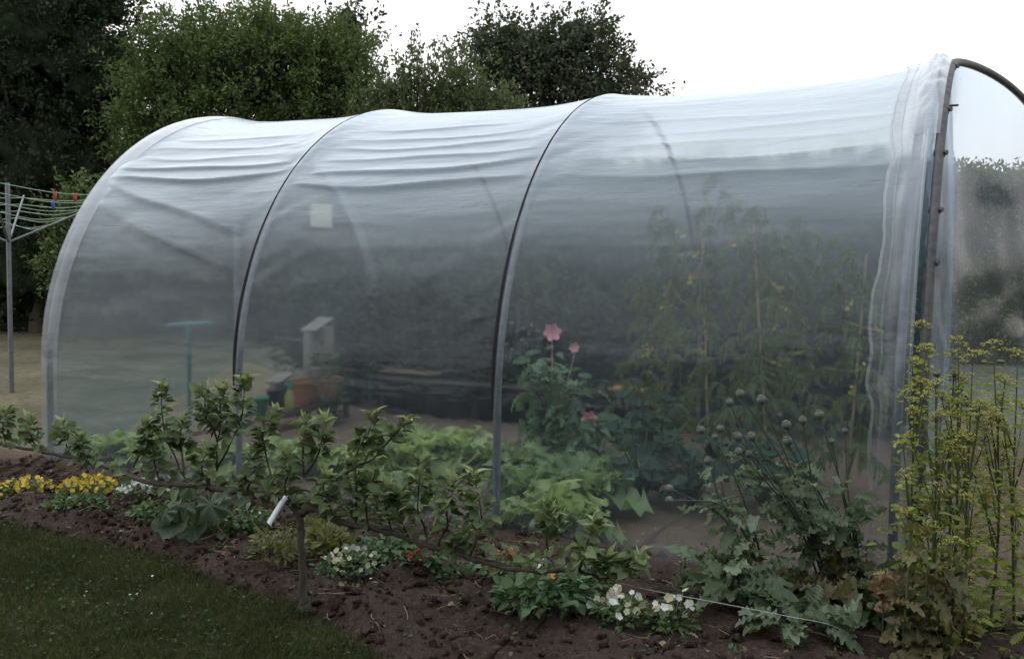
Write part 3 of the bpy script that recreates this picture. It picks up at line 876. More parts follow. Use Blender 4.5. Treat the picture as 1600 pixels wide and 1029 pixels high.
def tree(name, label, cat, base, lobes, mat, nclump, per, crad, leaf, seed, trunk_r=.12, group=None, shell=.45, up=.3, core=.62):
    base = np.asarray(base, float)
    root = empty(name, base, label, cat, group)
    L = [(base + np.array(c), np.array(r)) for c, r in lobes]
    b = MB(); r = np.random.default_rng(seed)
    topz = max(c[2] for c, _ in L)
    b.tube(spline([base + [0, 0, -.1], base + [r.normal() * .1, r.normal() * .1, topz * .35], base + [r.normal() * .2, r.normal() * .2, topz * .85]], 10), np.linspace(trunk_r, trunk_r * .25, 10), 8)
    for c, rd in L:
        for _ in range(3):
            s = base + [0, 0, r.uniform(.15, .5) * topz]
            e = c + norm(r.normal(size=3)) * rd * .6
            b.tube(spline([s, (s + e) / 2 + [0, 0, .1], e], 8), np.linspace(trunk_r * .35, .008, 8), 5)
    b.build('trunk', M['trunk'], root)
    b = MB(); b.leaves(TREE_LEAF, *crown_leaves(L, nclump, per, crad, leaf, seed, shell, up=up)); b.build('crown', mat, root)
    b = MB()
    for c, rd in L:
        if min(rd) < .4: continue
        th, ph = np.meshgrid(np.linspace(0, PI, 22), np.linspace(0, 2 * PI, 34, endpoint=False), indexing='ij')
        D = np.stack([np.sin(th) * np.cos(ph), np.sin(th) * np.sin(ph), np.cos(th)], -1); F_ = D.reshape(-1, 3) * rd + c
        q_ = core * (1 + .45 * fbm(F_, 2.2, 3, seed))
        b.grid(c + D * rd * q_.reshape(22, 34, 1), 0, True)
    if b.v: b.build('shade_core', M['inner'], root)
    return root


def lob(px, py, Y, base, rx, ry, rz): return (at(px, py, Y) - np.asarray(base), (rx, ry, rz))


# ------------------------------------------------------------------ background trees
def mk(name, label, cat, bx, by, Y, blobs, mat, nc, per, crad, leaf, seed, tr=.12, group=None, **kw):
    base = at(bx, by, Y).copy(); base[2] = -.04
    tree(name, label, cat, base, [lob(px, py, Y + dy, base, rx, ry, rz) for px, py, dy, rx, ry, rz in blobs], mat, nc, per, crad, leaf, seed, tr, group, **kw)


G1 = 'trees and tall shrubs beyond the tunnel'
mk('dark_tree', 'tall near-black tree at the far end beside the clothes airer', 'tree', 60, 500, 18.5,
   [(40, 60, 0, 1.9, 1.5, 1.9), (150, 130, .3, 1.1, 1.2, 1.5), (-60, 150, 0, 1.8, 1.5, 2), (60, 260, 0, 1.8, 1.4, 1.6), (150, 300, 0, 1.0, 1.2, 1.3), (60, 420, 0, 2.2, 1.3, 1.2), (-110, 330, 0, 2, 1.4, 1.8), (190, 420, .5, 1.4, 1.2, 1.2), (120, -20, .5, 1.3, 1.3, 1.3)], M['dark_tree'], 2000, 32, .30, .095, 3, .2, G1)
mk('broad_tree', 'broad mid-green tree crown filling the sky above the first two hoops', 'tree', 390, 500, 17.5,
   [(280, 150, 0, 1.0, 1.0, 1.2), (390, 120, -.3, 1.15, 1.1, 1.15), (500, 130, 0, 1.05, 1.1, 1.0), (330, 260, -.2, 1.5, 1.2, 1.5), (480, 260, 0, 1.35, 1.2, 1.5), (520, 170, -.2, .75, .8, 1.2), (250, 230, 0, .9, .9, 1.3), (310, 90, 0, .8, .9, .8), (430, 70, 0, .9, .9, .55), (535, 95, 0, .5, .6, .6), (380, 400, 0, 2.4, 1.2, 1.5)], M['hedge'], 3600, 38, .21, .075, 4, .16, G1, core=.5)
mk('dark_tree', 'dark tree top showing between the broad tree and the spiky shrubs', 'tree', 545, 470, 24,
   [(540, 60, 0, .55, .7, 1.0), (520, 200, 0, 1.2, 1, 2), (530, 350, 0, 1.4, 1, 2)], M['dark_tree'], 360, 22, .32, .12, 5, .14, G1)
sp = [(604, 105, .30, 8, 'slender twiggy shrub with a thin sprig beside the broad tree'), (645, 78, .36, 9, 'tallest spiky shrub of the row, its pointed top against the sky'), (712, 82, .40, 10, 'spiky shrub with two thin leaders in the middle of the row'), (765, 120, .50, 11, 'rounder shrub in front of the dark conifer crown')]
for (px, top, r0, sd_, lab) in sp:
    Y = 15.5
    bl = [(px, top + 40, 0, r0 * .42, r0 * .42, .5), (px + 6, top + 85, 0, r0 * 1.0, r0, .6), (px - 8, top + 150, 0, r0 * 1.35, r0 * 1.2, .9), (px + 10, top + 240, 0, r0 * 1.7, r0 * 1.4, 1.2), (px, top + 340, 0, r0 * 1.8, r0 * 1.4, 1.2),
          (px - 26, top + 75, .2, .16, .2, .42), (px + 28, top + 62, .1, .15, .2, .45), (px + 44, top + 110, .1, .3, .3, .45), (px - 40, top + 120, 0, .28, .3, .45)]
    mk('upright_shrub', lab, 'shrub', px, 500, Y, bl, M['hedge2'], 700, 28, .15, .066, sd_, .06, G1, up=.8)
mk('dark_conifer', 'dark spreading conifer rising behind the middle of the tunnel', 'tree', 880, 480, 21,
   [(850, 100, 0, 1.5, 1.3, 1.15), (930, 140, -.2, 1.0, 1, .75), (790, 110, 0, 1.0, 1, .85), (900, 60, 0, .9, .9, .7), (985, 140, 0, .55, .6, .30), (860, 230, 0, 2.2, 1.4, 1.3), (965, 105, .2, .35, .5, .35), (800, 60, 0, .8, .8, .6), (860, 360, 0, 2.4, 1.4, 1.6)], M['conifer'], 1700, 30, .21, .10, 12, .2, G1, up=.15, core=.42)


def hedge(name, label, p0, p1, h0, h1, depth, mat, nclump, per, crad, leaf, seed):
    root = empty(name, [p0[0], p0[1], -.04], label, 'hedge')
    r = np.random.default_rng(seed)
    t = r.uniform(0, 1, nclump); f = r.uniform(0, 1, nclump); z = r.uniform(0, 1, nclump) ** .75
    q = np.array(p0)[None] * (1 - t[:, None]) + np.array(p1)[None] * t[:, None]
    dirn = norm(np.array(p1) - np.array(p0)); per_ = np.array([-dirn[1], dirn[0]])
    hh = (h0 + (h1 - h0) * t) * (1 + .10 * fbm(np.c_[q[:, 0], q[:, 1]], .7, 3, seed))
    prof_w = depth * .5 * (1 - .35 * z ** 2)
    s = np.where(r.uniform(0, 1, nclump) < .5, -1, 1) * r.uniform(.6, 1.05, nclump)
    top = r.uniform(0, 1, nclump) < .3; s = np.where(top, r.uniform(-1, 1, nclump), s); z = np.where(top, 1 - .08 * r.uniform(0, 1, nclump), z)
    c = np.c_[q + per_[None] * (s * prof_w)[:, None], z * hh]
    off = r.normal(size=(nclump, per, 3)) * .55
    pos = (c[:, None] + off * crad).reshape(-1, 3)
    out = norm(np.c_[per_[None] * s[:, None], np.full(nclump, .4)])
    ax = norm(out[:, None] + r.normal(size=(nclump, per, 3)) * .7).reshape(-1, 3)
    ok = pos[:, 2] > .0
    b = MB(); b.leaves(TREE_LEAF, pos[ok], ax[ok], rand_dirs(len(ax))[ok], (leaf * r.uniform(.6, 1.3, len(ax)))[ok]); b.build('foliage', mat, root)
    b = MB()
    for k in range(int(np.linalg.norm(np.array(p1) - np.array(p0)) / .7) + 1):
        a = np.array(p0) + dirn * .7 * k
        hk = h0 * .85
        for _ in range(3):
            e = np.r_[a + r.normal(size=2) * depth * .25, hk * r.uniform(.6, 1)]
            b.tube(spline([np.r_[a, -.1], np.r_[a, hk * .4] + r.normal(size=3) * .08, e], 6), np.linspace(.04, .01, 6), 5)
    b.build('stems', M['trunk'], root)
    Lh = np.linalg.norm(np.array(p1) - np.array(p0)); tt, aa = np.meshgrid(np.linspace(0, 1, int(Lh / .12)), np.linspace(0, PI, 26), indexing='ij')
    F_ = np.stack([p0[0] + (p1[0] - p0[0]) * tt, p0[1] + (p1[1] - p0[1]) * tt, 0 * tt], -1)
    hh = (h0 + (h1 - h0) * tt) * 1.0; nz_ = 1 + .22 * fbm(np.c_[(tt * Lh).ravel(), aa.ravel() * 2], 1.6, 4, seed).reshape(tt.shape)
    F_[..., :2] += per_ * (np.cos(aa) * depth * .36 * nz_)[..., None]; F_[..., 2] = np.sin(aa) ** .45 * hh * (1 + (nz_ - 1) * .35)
    b = MB(); b.grid(F_); b.build('shade_core', M['inner'], root)
    return root


a = at(860, 500, 16.8); c = at(1900, 500, 14.0)
hedge('garden_hedge', 'low green hedge behind the near end of the tunnel', a[:2], c[:2], 3.05, 2.8, 1.5, M['hedge'], 2600, 26, .16, .08, 31)
a = at(-330, 500, 19.5); c = at(1010, 500, 18.5)
hedge('boundary_hedge', 'dark boundary hedge below the trees at the far end', a[:2], c[:2], 2.7, 2.9, 1.4, M['dark_tree'], 1700, 24, .28, .12, 32)
hedge('unseen_shade_hedge', 'tall dark hedge on the photographer\'s side of the lawn', (-13, -5.5), (13, -5.5), 4.6, 4.6, 2.0, M['dark_tree'], 2400, 20, .42, .20, 33)  # out of view, added behind the camera to shade the foreground

# shrubs hard behind the tunnel
for k, (px, hh, lab) in enumerate([(540, 1.15, 'dark currant bush behind the tunnel beyond the planter'), (630, 1.35, 'tallest dark currant bush behind the middle bay'), (720, 1.25, 'dark currant bush behind the second hoop leg'), (850, 1.15, 'dark currant bush behind the pink flowers'), (955, 1.0, 'low dark currant bush behind the ochre plank'), (1060, 1.15, 'dark currant bush behind the back hoop leg'), (1150, 1.2, 'dark currant bush behind the tomatoes'), (1245, 1.1, 'dark currant bush behind the poppy heads'), (1340, 1.15, 'dark currant bush behind the end fold of the film')]):
    p = tw(px, 560, 4.15)[:2]
    base = np.array([p[0], p[1], -.04])
    tree('currant_bush', lab, 'bush', base, [((0, 0, hh * .55), (.55, .5, hh * .45)), ((.3, .1, hh * .4), (.45, .4, hh * .4)), ((-.3, 0, hh * .45), (.45, .4, hh * .42)), ((0, .1, hh * .3), (.6, .45, hh * .3))], M['dark_tree'], 330, 20, .15, .075, 60 + k, .03, 'bushes behind the tunnel')
# weeds under the airer
for k, (px, py, hh) in enumerate([(118, 285, .0), (165, 292, .0)]):
    p = at(px, 500, 15); top = at(px, py - 5, 15)[2]
    tree('tall_weed', ['leafy pale green shrub above the clothes airer', 'leafy pale green shrub touching the first hoop'][k], 'shrub', [p[0], p[1], -.04], [((0, 0, top - .25), (.28, .3, .3)), ((.1, 0, top - .7), (.5, .4, .5)), ((0, 0, top - 1.4), (.55, .4, .7))], M['hedge'], 150, 16, .14, .085, 70 + k, .03, 'pale shrubs beyond the airer')

# ------------------------------------------------------------------ rotary clothes airer
p = at(40, 560, 9.6); AB = np.array([p[0] - .15, p[1], -.04])
air = empty('clothes_airer', AB, 'rotary clothes airer with sagging lines and coloured pegs', 'clothes airer')
ztop = at(100, 288, 9.6)[2]
b = MB(); b.tube([AB, AB + [0, 0, ztop * .5], AB + [0, 0, ztop + .05]], .024, 10); b.build('pole', M['steel'], air)
arms = []
for k in range(4):
    an = .35 + k * PI / 2; d = np.array([math.cos(an), math.sin(an), 0])
    e = AB + d * 1.15 + [0, 0, ztop]; arms.append((AB + [0, 0, ztop - .55], e))
    b = MB(); b.tube([arms[-1][0], (arms[-1][0] + e) / 2, e], .012, 8); b.build('arm', M['steel'], air)
for f in (.35, .5, .65, .8, .95):
    b = MB()
    for k in range(4):
        p0 = arms[k][0] * (1 - f) + arms[k][1] * f; p1 = arms[(k + 1) % 4][0] * (1 - f) + arms[(k + 1) % 4][1] * f
        b.tube(spline([p0, (p0 + p1) / 2 - [0, 0, .05], p1], 8), .004, 5)
    b.build('line', M['netting'], air)
pegn = 0
for k, f, s, cc in ((3, .95, .45, 'r'), (3, .95, .6, 'r'), (3, .8, .5, 'b'), (3, .95, .75, 'b'), (0, .95, .1, 'r'), (0, .95, .3, 'r'), (3, .8, .8, 'r'), (0, .8, .2, 'r'), (3, .95, .9, 'r')):
    p0 = arms[k][0] * (1 - f) + arms[k][1] * f; p1 = arms[(k + 1) % 4][0] * (1 - f) + arms[(k + 1) % 4][1] * f
    p = p0 * (1 - s) + p1 * s - [0, 0, .05 * 4 * s * (1 - s)]
    pe = empty('clothes_peg', p, ('red' if cc == 'r' else 'blue') + ' plastic clothes peg clipped on the airer line', 'peg', ('red' if cc == 'r' else 'blue') + ' pegs on the airer')
    b = MB()
    for q_ in (-1, 1): b.box(p + [q_ * .008, 0, -.03], [.005, 0, .003 * q_], [0, .007, 0], [0.004 * q_, 0, .045], 0, .001)
    b.build('jaw', M['peg_red' if cc == 'r' else 'peg_blue'], pe)

# ------------------------------------------------------------------ step-over apple
TB = gr(474, 946, 0.0)
ED = norm(np.array([-.843, .537, 0])); EN = np.array([-ED[1], ED[0], 0])


def E(px, py, off=0.0):
    return plane_hit(px, py, TB + EN * off, EN)


APT = empty('apple_tree', TB, 'low step-over apple tree with two long sagging arms', 'apple tree')
b = MB()
tp = [E(474, 950), E(474, 930), E(472, 872), E(470, 830), E(467, 803), E(462, 795)]
P = spline(tp, 26); P = P + .003 * rng.normal(size=P.shape)
b.tube(P, np.interp(np.linspace(0, 1, 26), [0, .08, .3, .9, 1], [.022, .0165, .0145, .0145, .013]), 12); b.build('trunk', M['bark'], APT)


def limb(pts, r0, r1, nm='limb', n=40):
    b = MB(); P = spline([E(*p) for p in pts], n); P = P + .0022 * rng.normal(size=P.shape)
    b.tube(P, np.linspace(r0, r1, n), 9); b.build(nm, M['bark'], APT); return P


L1 = limb([(467, 803), (462, 796), (451, 784), (427, 774), (398, 771), (370, 767), (342, 764), (293, 757), (258, 757), (223, 751), (166, 729), (130, 719), (100, 711), (40, 700), (-20, 690)], .015, .007, n=60)
L2 = limb([(467, 806), (471, 801), (484, 794), (502, 798), (515, 806), (532, 816), (557, 820), (590, 827), (622, 834), (645, 845), (680, 854), (706, 861), (732, 870), (763, 880), (798, 889), (838, 891), (866, 891), (903, 890), (935, 900), (960, 905)], .015, .0055, n=70)
limb([(700, 858), (730, 866), (765, 874), (800, 884)], .0035, .003, 'shoot', 14)
limb([(430, 775), (470, 765), (500, 772), (525, 785), (540, 798)], .005, .003, 'shoot', 18)
SH = [
    [(208, 729), (216, 713), (227, 694), (234, 678), (228, 660)],
    [(295, 755), (282, 735), (273, 711), (262, 691), (257, 676), (254, 652), (252, 628), (256, 606)],
    [(288, 742), (283, 696), (281, 678), (287, 656)],
    [(339, 735), (339, 696), (344, 669), (344, 636), (346, 610)],
    [(340, 690), (333, 669), (322, 652), (320, 621), (318, 610)],
    [(339, 731), (353, 707), (361, 689), (372, 667), (379, 643), (381, 621), (382, 596)],
    [(434, 772), (423, 740), (417, 718), (414, 700), (410, 683), (414, 665), (430, 646)],
    [(478, 740), (492, 720), (499, 704), (502, 690), (506, 667), (509, 654)],
    [(475, 745), (473, 707), (478, 674), (475, 659)],
    [(540, 740), (559, 727), (581, 718), (598, 700), (612, 683), (625, 669), (636, 656)],
    [(545, 730), (554, 716), (563, 696), (576, 674), (583, 652)],
    [(557, 818), (557, 779), (557, 751), (554, 720)],
    [(575, 822), (572, 789), (575, 765), (581, 750)],
    [(668, 850), (664, 824), (653, 798), (654, 771), (655, 749), (658, 722)],
    [(687, 855), (686, 845), (699, 821), (698, 797), (706, 773), (708, 752)],
    [(734, 869), (741, 850), (751, 828), (752, 804), (748, 777), (741, 744)],
    [(706, 861), (718, 848), (728, 830)],
    [(868, 890), (860, 870), (854, 845), (857, 817), (860, 798)],
    [(905, 891), (914, 862), (922, 838), (930, 818)],
    [(166, 729), (140, 724), (128, 710), (121, 692), (112, 672)],
    [(110, 713), (104, 695), (100, 678), (96, 664)],
    [(331, 760), (318, 742), (316, 722), (326, 704)],
    [(520, 808), (512, 780), (505, 762), (512, 745)],
    [(612, 832), (606, 805), (600, 780), (604, 760)],
    [(250, 757), (243, 730), (238, 705), (244, 688)],
    [(960, 905), (975, 890), (990, 880), (1000, 872)],
    [(940, 901), (946, 885), (950, 872)],
    [(385, 768), (392, 750), (398, 730), (397, 712)],
    [(60, 704), (48, 680), (45, 655)], [(10, 695), (4, 670), (10, 640)],
    [(455, 788), (445, 760), (452, 735), (448, 712)],
    [(640, 842), (628, 815), (622, 795), (626, 772)],
]
bo = MB(); by_ = MB()
for k, s in enumerate(SH):
    off0 = rng.normal() * .02
    pts = [E(p[0], p[1], off0 * 0 + (i / max(1, len(s) - 1)) * rng.normal() * .05) for i, p in enumerate(s)]
    P = spline(pts, 22)
    b = MB(); b.tube(P, np.linspace(.0045, .0016, 22), 6); b.build('shoot', M['twig'], APT)
    L = np.linalg.norm(np.diff(P, axis=0), axis=1).sum()
    nl = int(16 + L * 125)
    bare = .34 if len(s) > 4 else .12
    tt = bare + (1 - bare) * rng.uniform(0, 1, nl) ** .85
    for t in tt:
        i = t * 21; i0 = min(int(i), 20); p = P[i0] + (P[i0 + 1] - P[i0]) * (i - i0); tg = norm(P[i0 + 1] - P[i0])
        a = rng.uniform(0, 2 * PI); side = norm(np.array([math.cos(a), math.sin(a), rng.uniform(-.45, .75)]))
        upw = max(0, (t - .82) / .18)
        ax = norm(side * (1 - .65 * upw) + tg * (.25 + 1.0 * upw) + rng.normal(size=3) * .15)
        p = p + side * rng.uniform(0, .012)
        nr = norm(np.array([0, 0, 1.0]) + rng.normal(size=3) * .45 - ax * .2 + side * (-.7 * upw))
        sz = rng.uniform(.030, .056) * (1 - .3 * upw)
        bo.leaves(APPLE[rng.integers(3)], [p], ax, nr, np.array([sz]))
    # leaves at the tip
    for j in range(9):
        a = j * 2.4 + rng.uniform(0, .6); side = np.array([math.cos(a), math.sin(a), 0])
        ax = norm(side * rng.uniform(.25, .9) + np.array([0, 0, 1.0]) * rng.uniform(.4, 1))
        by_.leaves(YOUNG[rng.integers(2)], [P[-1] - [0, 0, .004 * j]], ax, norm(np.array([0, 0, 1]) - side * .8), np.array([rng.uniform(.036, .062)]))
for LL, i0, i1, n in ((L1, 6, 58, 95), (L2, 4, 66, 95)):
    for _ in range(n):
        p = LL[rng.integers(i0, i1)]; a = rng.uniform(0, 2 * PI)
        ax = norm(np.array([math.cos(a), math.sin(a), rng.uniform(-.5, 1.0)]))
        p = p + ax * rng.uniform(0, .03) + np.array([0, 0, rng.uniform(-.01, .05)])
        bo.leaves(APPLE[rng.integers(3)], [p], ax, norm(np.array([0, 0, 1]) + rng.normal(size=3) * .4), np.array([rng.uniform(.035, .058)]))
bo.build('foliage', M['apple_leaf'], APT)
o = by_.build('young_leaves', M['apple_young'], APT); o['label'] = 'pale yellow-green young leaves at the shoot tips'

# white plant label hanging from the fork, wire running on
lt = E(447, 776, .06); lb = E(420, 818, .09)
lab = empty('plant_label', lt, 'blank white plastic plant label hanging from the apple fork', 'plant label')
b = MB(); side = norm(np.cross(lb - lt, EN)) * .0115
rows = []
for f in np.linspace(0, 1, 12):
    c = lt * (1 - f) + lb * f + EN * (-.010 * math.sin(PI * f)) + side * .7 * math.sin(PI * f)
    rows.append([c - side - EN * .0005, c - side * .5 - EN * .0016, c + side * .5 - EN * .0016, c + side - EN * .0005, c + side + EN * .0005, c - side + EN * .0005])
b.grid(np.array(rows), 0, True); b.add(rows[0], [[0, 1, 2, 3], [0, 3, 4, 5]]); b.add(rows[-1], [[3, 2, 1, 0], [5, 4, 3, 0]])
b.build('strip', M['tag'], lab)
b = MB(); b.tube(spline([lt, E(452, 774, .03), E(457, 784, .0), E(452, 790, .02)], 12), .0018, 5); b.build('tie', M['tag'], lab)
b = MB(); wp = [E(905, 893), E(1010, 920), E(1100, 937), E(1235, 963), E(1300, 977), gr(1340, 1000, -.03)]
b.tube(spline(wp, 24), .0011, 6); wo_ = b.build('training_wire', M['wire'])
tag(wo_, 'thin taut training wire running on from the apple tree towards the poppies', 'wire')

# ------------------------------------------------------------------ opium poppies
POD = [(.001, -.006), (.0045, -.005), (.0055, -.002), (.0035, .0), (.009, .003), (.0165, .010), (.0198, .019), (.0185, .028), (.014, .0345), (.010, .037), (.006, .0375)]


def pod(parent, p, d, s):
    d = norm(d)
    b = MB(); b.lathe(p, d, [(r * s, h * s) for r, h in POD], 16, 0, .025, 9); sh_ = b.build('seed_head', M['pod'], parent)
    b = MB(); x = norm(np.cross(d, [0.2, .7, .4])); y = np.cross(d, x)
    c = p + d * .0375 * s
    n = 20; ring = []; ring2 = []
    for i in range(n):
        a = 2 * PI * i / n; r_ = (.0125 if i % 2 else .0085) * s
        ring.append(c + (x * math.cos(a) + y * math.sin(a)) * r_ + d * (.0035 if i % 2 else .0015) * s)
        ring2.append(c + (x * math.cos(a) + y * math.sin(a)) * r_ * .9 - d * .0012 * s)
    b.grid(np.array([ring2, ring]), 0, True)
    V = np.vstack([ring, [c + d * .004 * s]]); b.add(V, [[i, (i + 1) % n, n, n] for i in range(n)])
    V = np.vstack([ring2, [c - d * .002 * s]]); b.add(V, [[(i + 1) % n, i, n, n] for i in range(n)])
    b.build('crown', M['pod_crown'], sh_)


# each plant: base pixel, label, heads (px, py, Y, size, control px, py)
PL = [
    ((1215, 950), 3.42, 'poppy at the left of the stand with low drooping heads', [(1052, 766, 1.0, 1120, 800), (1052, 781, .85, 1130, 790), (1108, 726, .9, 1125, 780), (1099, 677, .95, 1140, 730), (1119, 687, .7, 1150, 750), (1127, 676, .95, 1130, 770)]),
    ((1300, 940), 3.38, 'tallest poppy of the stand with long stems leaning over', [(1160, 621, 1.0, 1235, 740), (1192, 631, 1.05, 1240, 740), (1142, 634, .9, 1190, 740), (1157, 688, 1.1, 1235, 780), (1178, 688, 1.05, 1230, 780), (1158, 710, .9, 1230, 790), (1172, 714, .8, 1225, 780)]),
    ((1352, 945), 3.30, 'poppy with upright heads beside the tunnel end', [(1232, 671, 1.1, 1285, 780), (1233, 696, 1.1, 1285, 790), (1255, 663, .95, 1275, 770), (1282, 655, 1.1, 1315, 760), (1301, 694, .75, 1318, 780), (1321, 678, .75, 1325, 770)]),
    ((1462, 960), 3.10, 'poppy among the yellow umbels at the corner of the tunnel', [(1465, 589, .95, 1462, 700), (1490, 589, .85, 1485, 700), (1483, 692, 1.0, 1478, 800), (1450, 612, .75, 1450, 700)]),
]
for bi, (bp, Y, labl, heads) in enumerate(PL):
    g0 = gr(*bp); g0 = at(bp[0], bp[1], g0[1]); g0[2] = 0.0
    root = empty('poppy', g0, labl + ', blue-grey seed heads', 'poppy', 'poppies gone to seed')
    stems = []
    for (px, py, s, cxp, cyp) in heads:
        Yh = g0[1] + rng.normal() * .07
        p = at(px, py, Yh); c = at(cxp, cyp, (Yh + g0[1]) / 2); st = g0 + [rng.normal() * .03, rng.normal() * .03, -.02]
        P = spline([st, st * .5 + c * .5 + [.0, 0, .05], c, p], 22)
        b = MB(); b.tube(P, np.linspace(.0048, .0024, 22), 6); b.build('stem', M['poppy_stem'], root); stems.append(P)
        d = norm(P[-1] - P[-3]); d = norm(d + [-.25 + .15 * rng.normal(), -.1, .45 if px > 1060 else .1])
        pod(root, p, d, s * .84)
    bl = MB(); bo_ = MB()
    for P in stems:
        for t in rng.uniform(.04, .78, 17):
            p = P[int(t * 21)] + rng.normal(size=3) * [.05, .05, .02]; p[2] = max(p[2], .02)
            a = rng.uniform(0, 2 * PI)
            ax = norm(np.array([math.cos(a), math.sin(a), rng.uniform(-.2, .9)]))
            sz = rng.uniform(.055, .115) * (1.2 - .7 * t)
            (bo_ if (t < .22 and rng.uniform() < .6) else bl).leaves(POPPY[rng.integers(3)], [p], ax, norm(np.array([0, 0, 1]) + rng.normal(size=3) * .45), np.array([sz]))
    bl.build('foliage', M['poppy_leaf'], root)
    if bo_.v:
        o = bo_.build('old_leaves', M['poppy_old'], root); o['label'] = 'yellowing lower leaves'
# dried leaf curled over at the tunnel corner
p = at(1388, 905, 3.14)
root = empty('dried_leaf', [p[0], p[1], .0], 'pinkish brown dried leaf hanging at the foot of the tunnel corner', 'leaf')
b = MB(); wl = leaf_tpl(24, 10, lambda t: .30 * math.sin(PI * (t * .85 + .1)) ** .7 * (1 + .12 * math.sin(t * 31)), fold=1.3, curl=.5, ripple=.16, rfreq=4, seed=40)
b.leaves(wl, [p + [-.012, 0, .020]], [.18, -.1, -1], [-.3, -.9, .1], np.array([.125])); b.leaves(wl, [p + [.012, .0, .018]], [.0, .1, -1], [.5, -.8, .0], np.array([.15])); b.leaves(wl, [p + [-.02, .0, .01]], [-.25, 0, -.9], [-.7, -.6, .2], np.array([.085]))
b.tube(spline([[p[0], p[1] + .03, -.03], p + [0, .035, -.05], p + [0, .02, .03], p + [0, 0, .02]], 10), .003, 6)
b.build('blade', M['dry_leaf'], root)

# ------------------------------------------------------------------ yellow umbels at the right
UM = [((1432, 985), [(1440, 515), (1447, 552), (1436, 575), (1428, 648), (1412, 700)]), ((1455, 985), [(1462, 605), (1440, 662), (1470, 655), (1425, 690)]), ((1485, 990), [(1498, 540), (1492, 560), (1505, 600), (1482, 628), (1470, 700)]), ((1510, 990), [(1520, 560), (1530, 640), (1505, 690), (1495, 655)]), ((1545, 1000), [(1552, 545), (1570, 600), (1538, 690), (1560, 660)]), ((1585, 1000), [(1590, 560), (1600, 640), (1575, 700)])]
UL = ['umbel plant nearest the end of the tunnel, its top reaching the bare hoop', 'shorter umbel plant against the bare hoop', 'umbel plant behind the poppy heads at the corner', 'umbel plant leaning past the end sheet', 'tall umbel plant clear of the tunnel end', 'outermost umbel plant of the stand']
for k, (bp, tops) in enumerate(UM):
    Y0 = 3.15 + .06 * (k % 3) + (.0 if k else .1); g0 = at(bp[0], bp[1], Y0); g0[2] = 0
    root = empty('umbel_plant', g0, 'yellow-green flowering ' + UL[k], 'plant', 'yellow umbel plants at the tunnel end')
    bl = MB()
    main = None
    tops = tops + [(tops[0][0] + rng.uniform(-32, 26), tops[0][1] + rng.uniform(50, 300)) for _ in range(9)]
    for j, (px, py) in enumerate(tops):
        p = at(px, py, Y0 + rng.normal() * .05)
        if main is None:
            P = spline([g0 - [0, 0, .03], g0 * .55 + p * .45 + [rng.normal() * .015, 0, 0], p], 24); main = P
            b = MB(); b.tube(P, np.linspace(.006, .002, 24), 7); b.build('stem', M['fstem'], root)
        else:
            z0 = max(.1, p[2] - rng.uniform(.15, .3)); i = int(np.argmin(np.abs(main[:, 2] - z0)))
            P = bez(main[i], main[i] * .4 + p * .6 + [0, 0, -.02], p, 12)
            b = MB(); b.tube(P, np.linspace(.0035, .0016, 12), 6); b.build('stem', M['fstem'], root)
        bf = MB(); br = MB(); R = rng.uniform(.022, .042); tl = rng.uniform(0, 6.28)
        for r_ in range(15):
            a = r_ * 2.399; rr = R * math.sqrt((r_ + .5) / 15); e = p + np.array([rr * math.cos(a), rr * math.sin(a), .030 - rr * rr / R * .75 + rr * math.cos(a - tl) * .45 + rng.normal() * .004])
            bf.tube([p, (p + e) / 2 + [0, 0, -.002], e], .0007, 4, False, 1)
            for _ in range(7):
                c = e + rng.normal(size=3) * [.005, .005, .0022]
                bf.leaves(blob_tpl(rng.integers(9)), [c], rand_dirs(1)[0], rand_dirs(1)[0], np.array([rng.uniform(.0016, .0032)]))
        bf.build('umbel', [M['umbel'], M['fstem']], root)
    for t in rng.uniform(.05, .97, 320):
        p = main[int(t * 23)] + rng.normal(size=3) * [.05, .05, .02] * (1.2 - .8 * t); a = rng.uniform(0, 2 * PI)
        ax = norm(np.array([math.cos(a), math.sin(a), rng.uniform(-.2, .8)]))
        bl.leaves(FERNLET if rng.uniform() < .7 else SMALL, [p], ax, norm(np.array([0, 0, 1]) + rng.normal(size=3) * .5), np.array([rng.uniform(.020, .050) * (1.25 - .7 * t)]))
    bl.build('foliage', M['fennel'], root)
# yellowing broad leaves low down among them
for k, (px, py, sz, lab_) in enumerate([(1418, 850, .10, 'yellow-edged broad leaf plant leaning on the tunnel corner'), (1445, 905, .12, 'yellowing broad leaf plant in the bottom corner'), (1490, 890, .12, 'browning broad leaf plant beneath the umbels')]):
    p = at(px, py, 3.0); g0 = np.array([p[0], p[1], 0])
    root = empty('seedling_poppy', g0, lab_, 'plant', 'yellowing plants in the corner'); bl = MB()
    for j in range(20):
        a = j * 2.4; z = rng.uniform(.02, max(.06, p[2] + .06))
        bl.leaves(POPPY[j % 3], [np.array([p[0], p[1], z]) + rng.normal(size=3) * .02], norm(np.array([math.cos(a), math.sin(a), rng.uniform(-.3, .8)])), norm(np.array([0, 0, 1]) + rng.normal(size=3) * .4), np.array([sz * rng.uniform(.6, 1.1)]))
    bl.build('foliage', M['poppy_old'], root)
    b = MB(); b.tube([g0 - [0, 0, .03], g0 + [0, 0, .08], g0 + [.01, 0, max(.1, p[2] + .05)]], .004, 6); b.build('stem', M['fstem'], root)

# ------------------------------------------------------------------ low bedding plants
fl_cache = {}


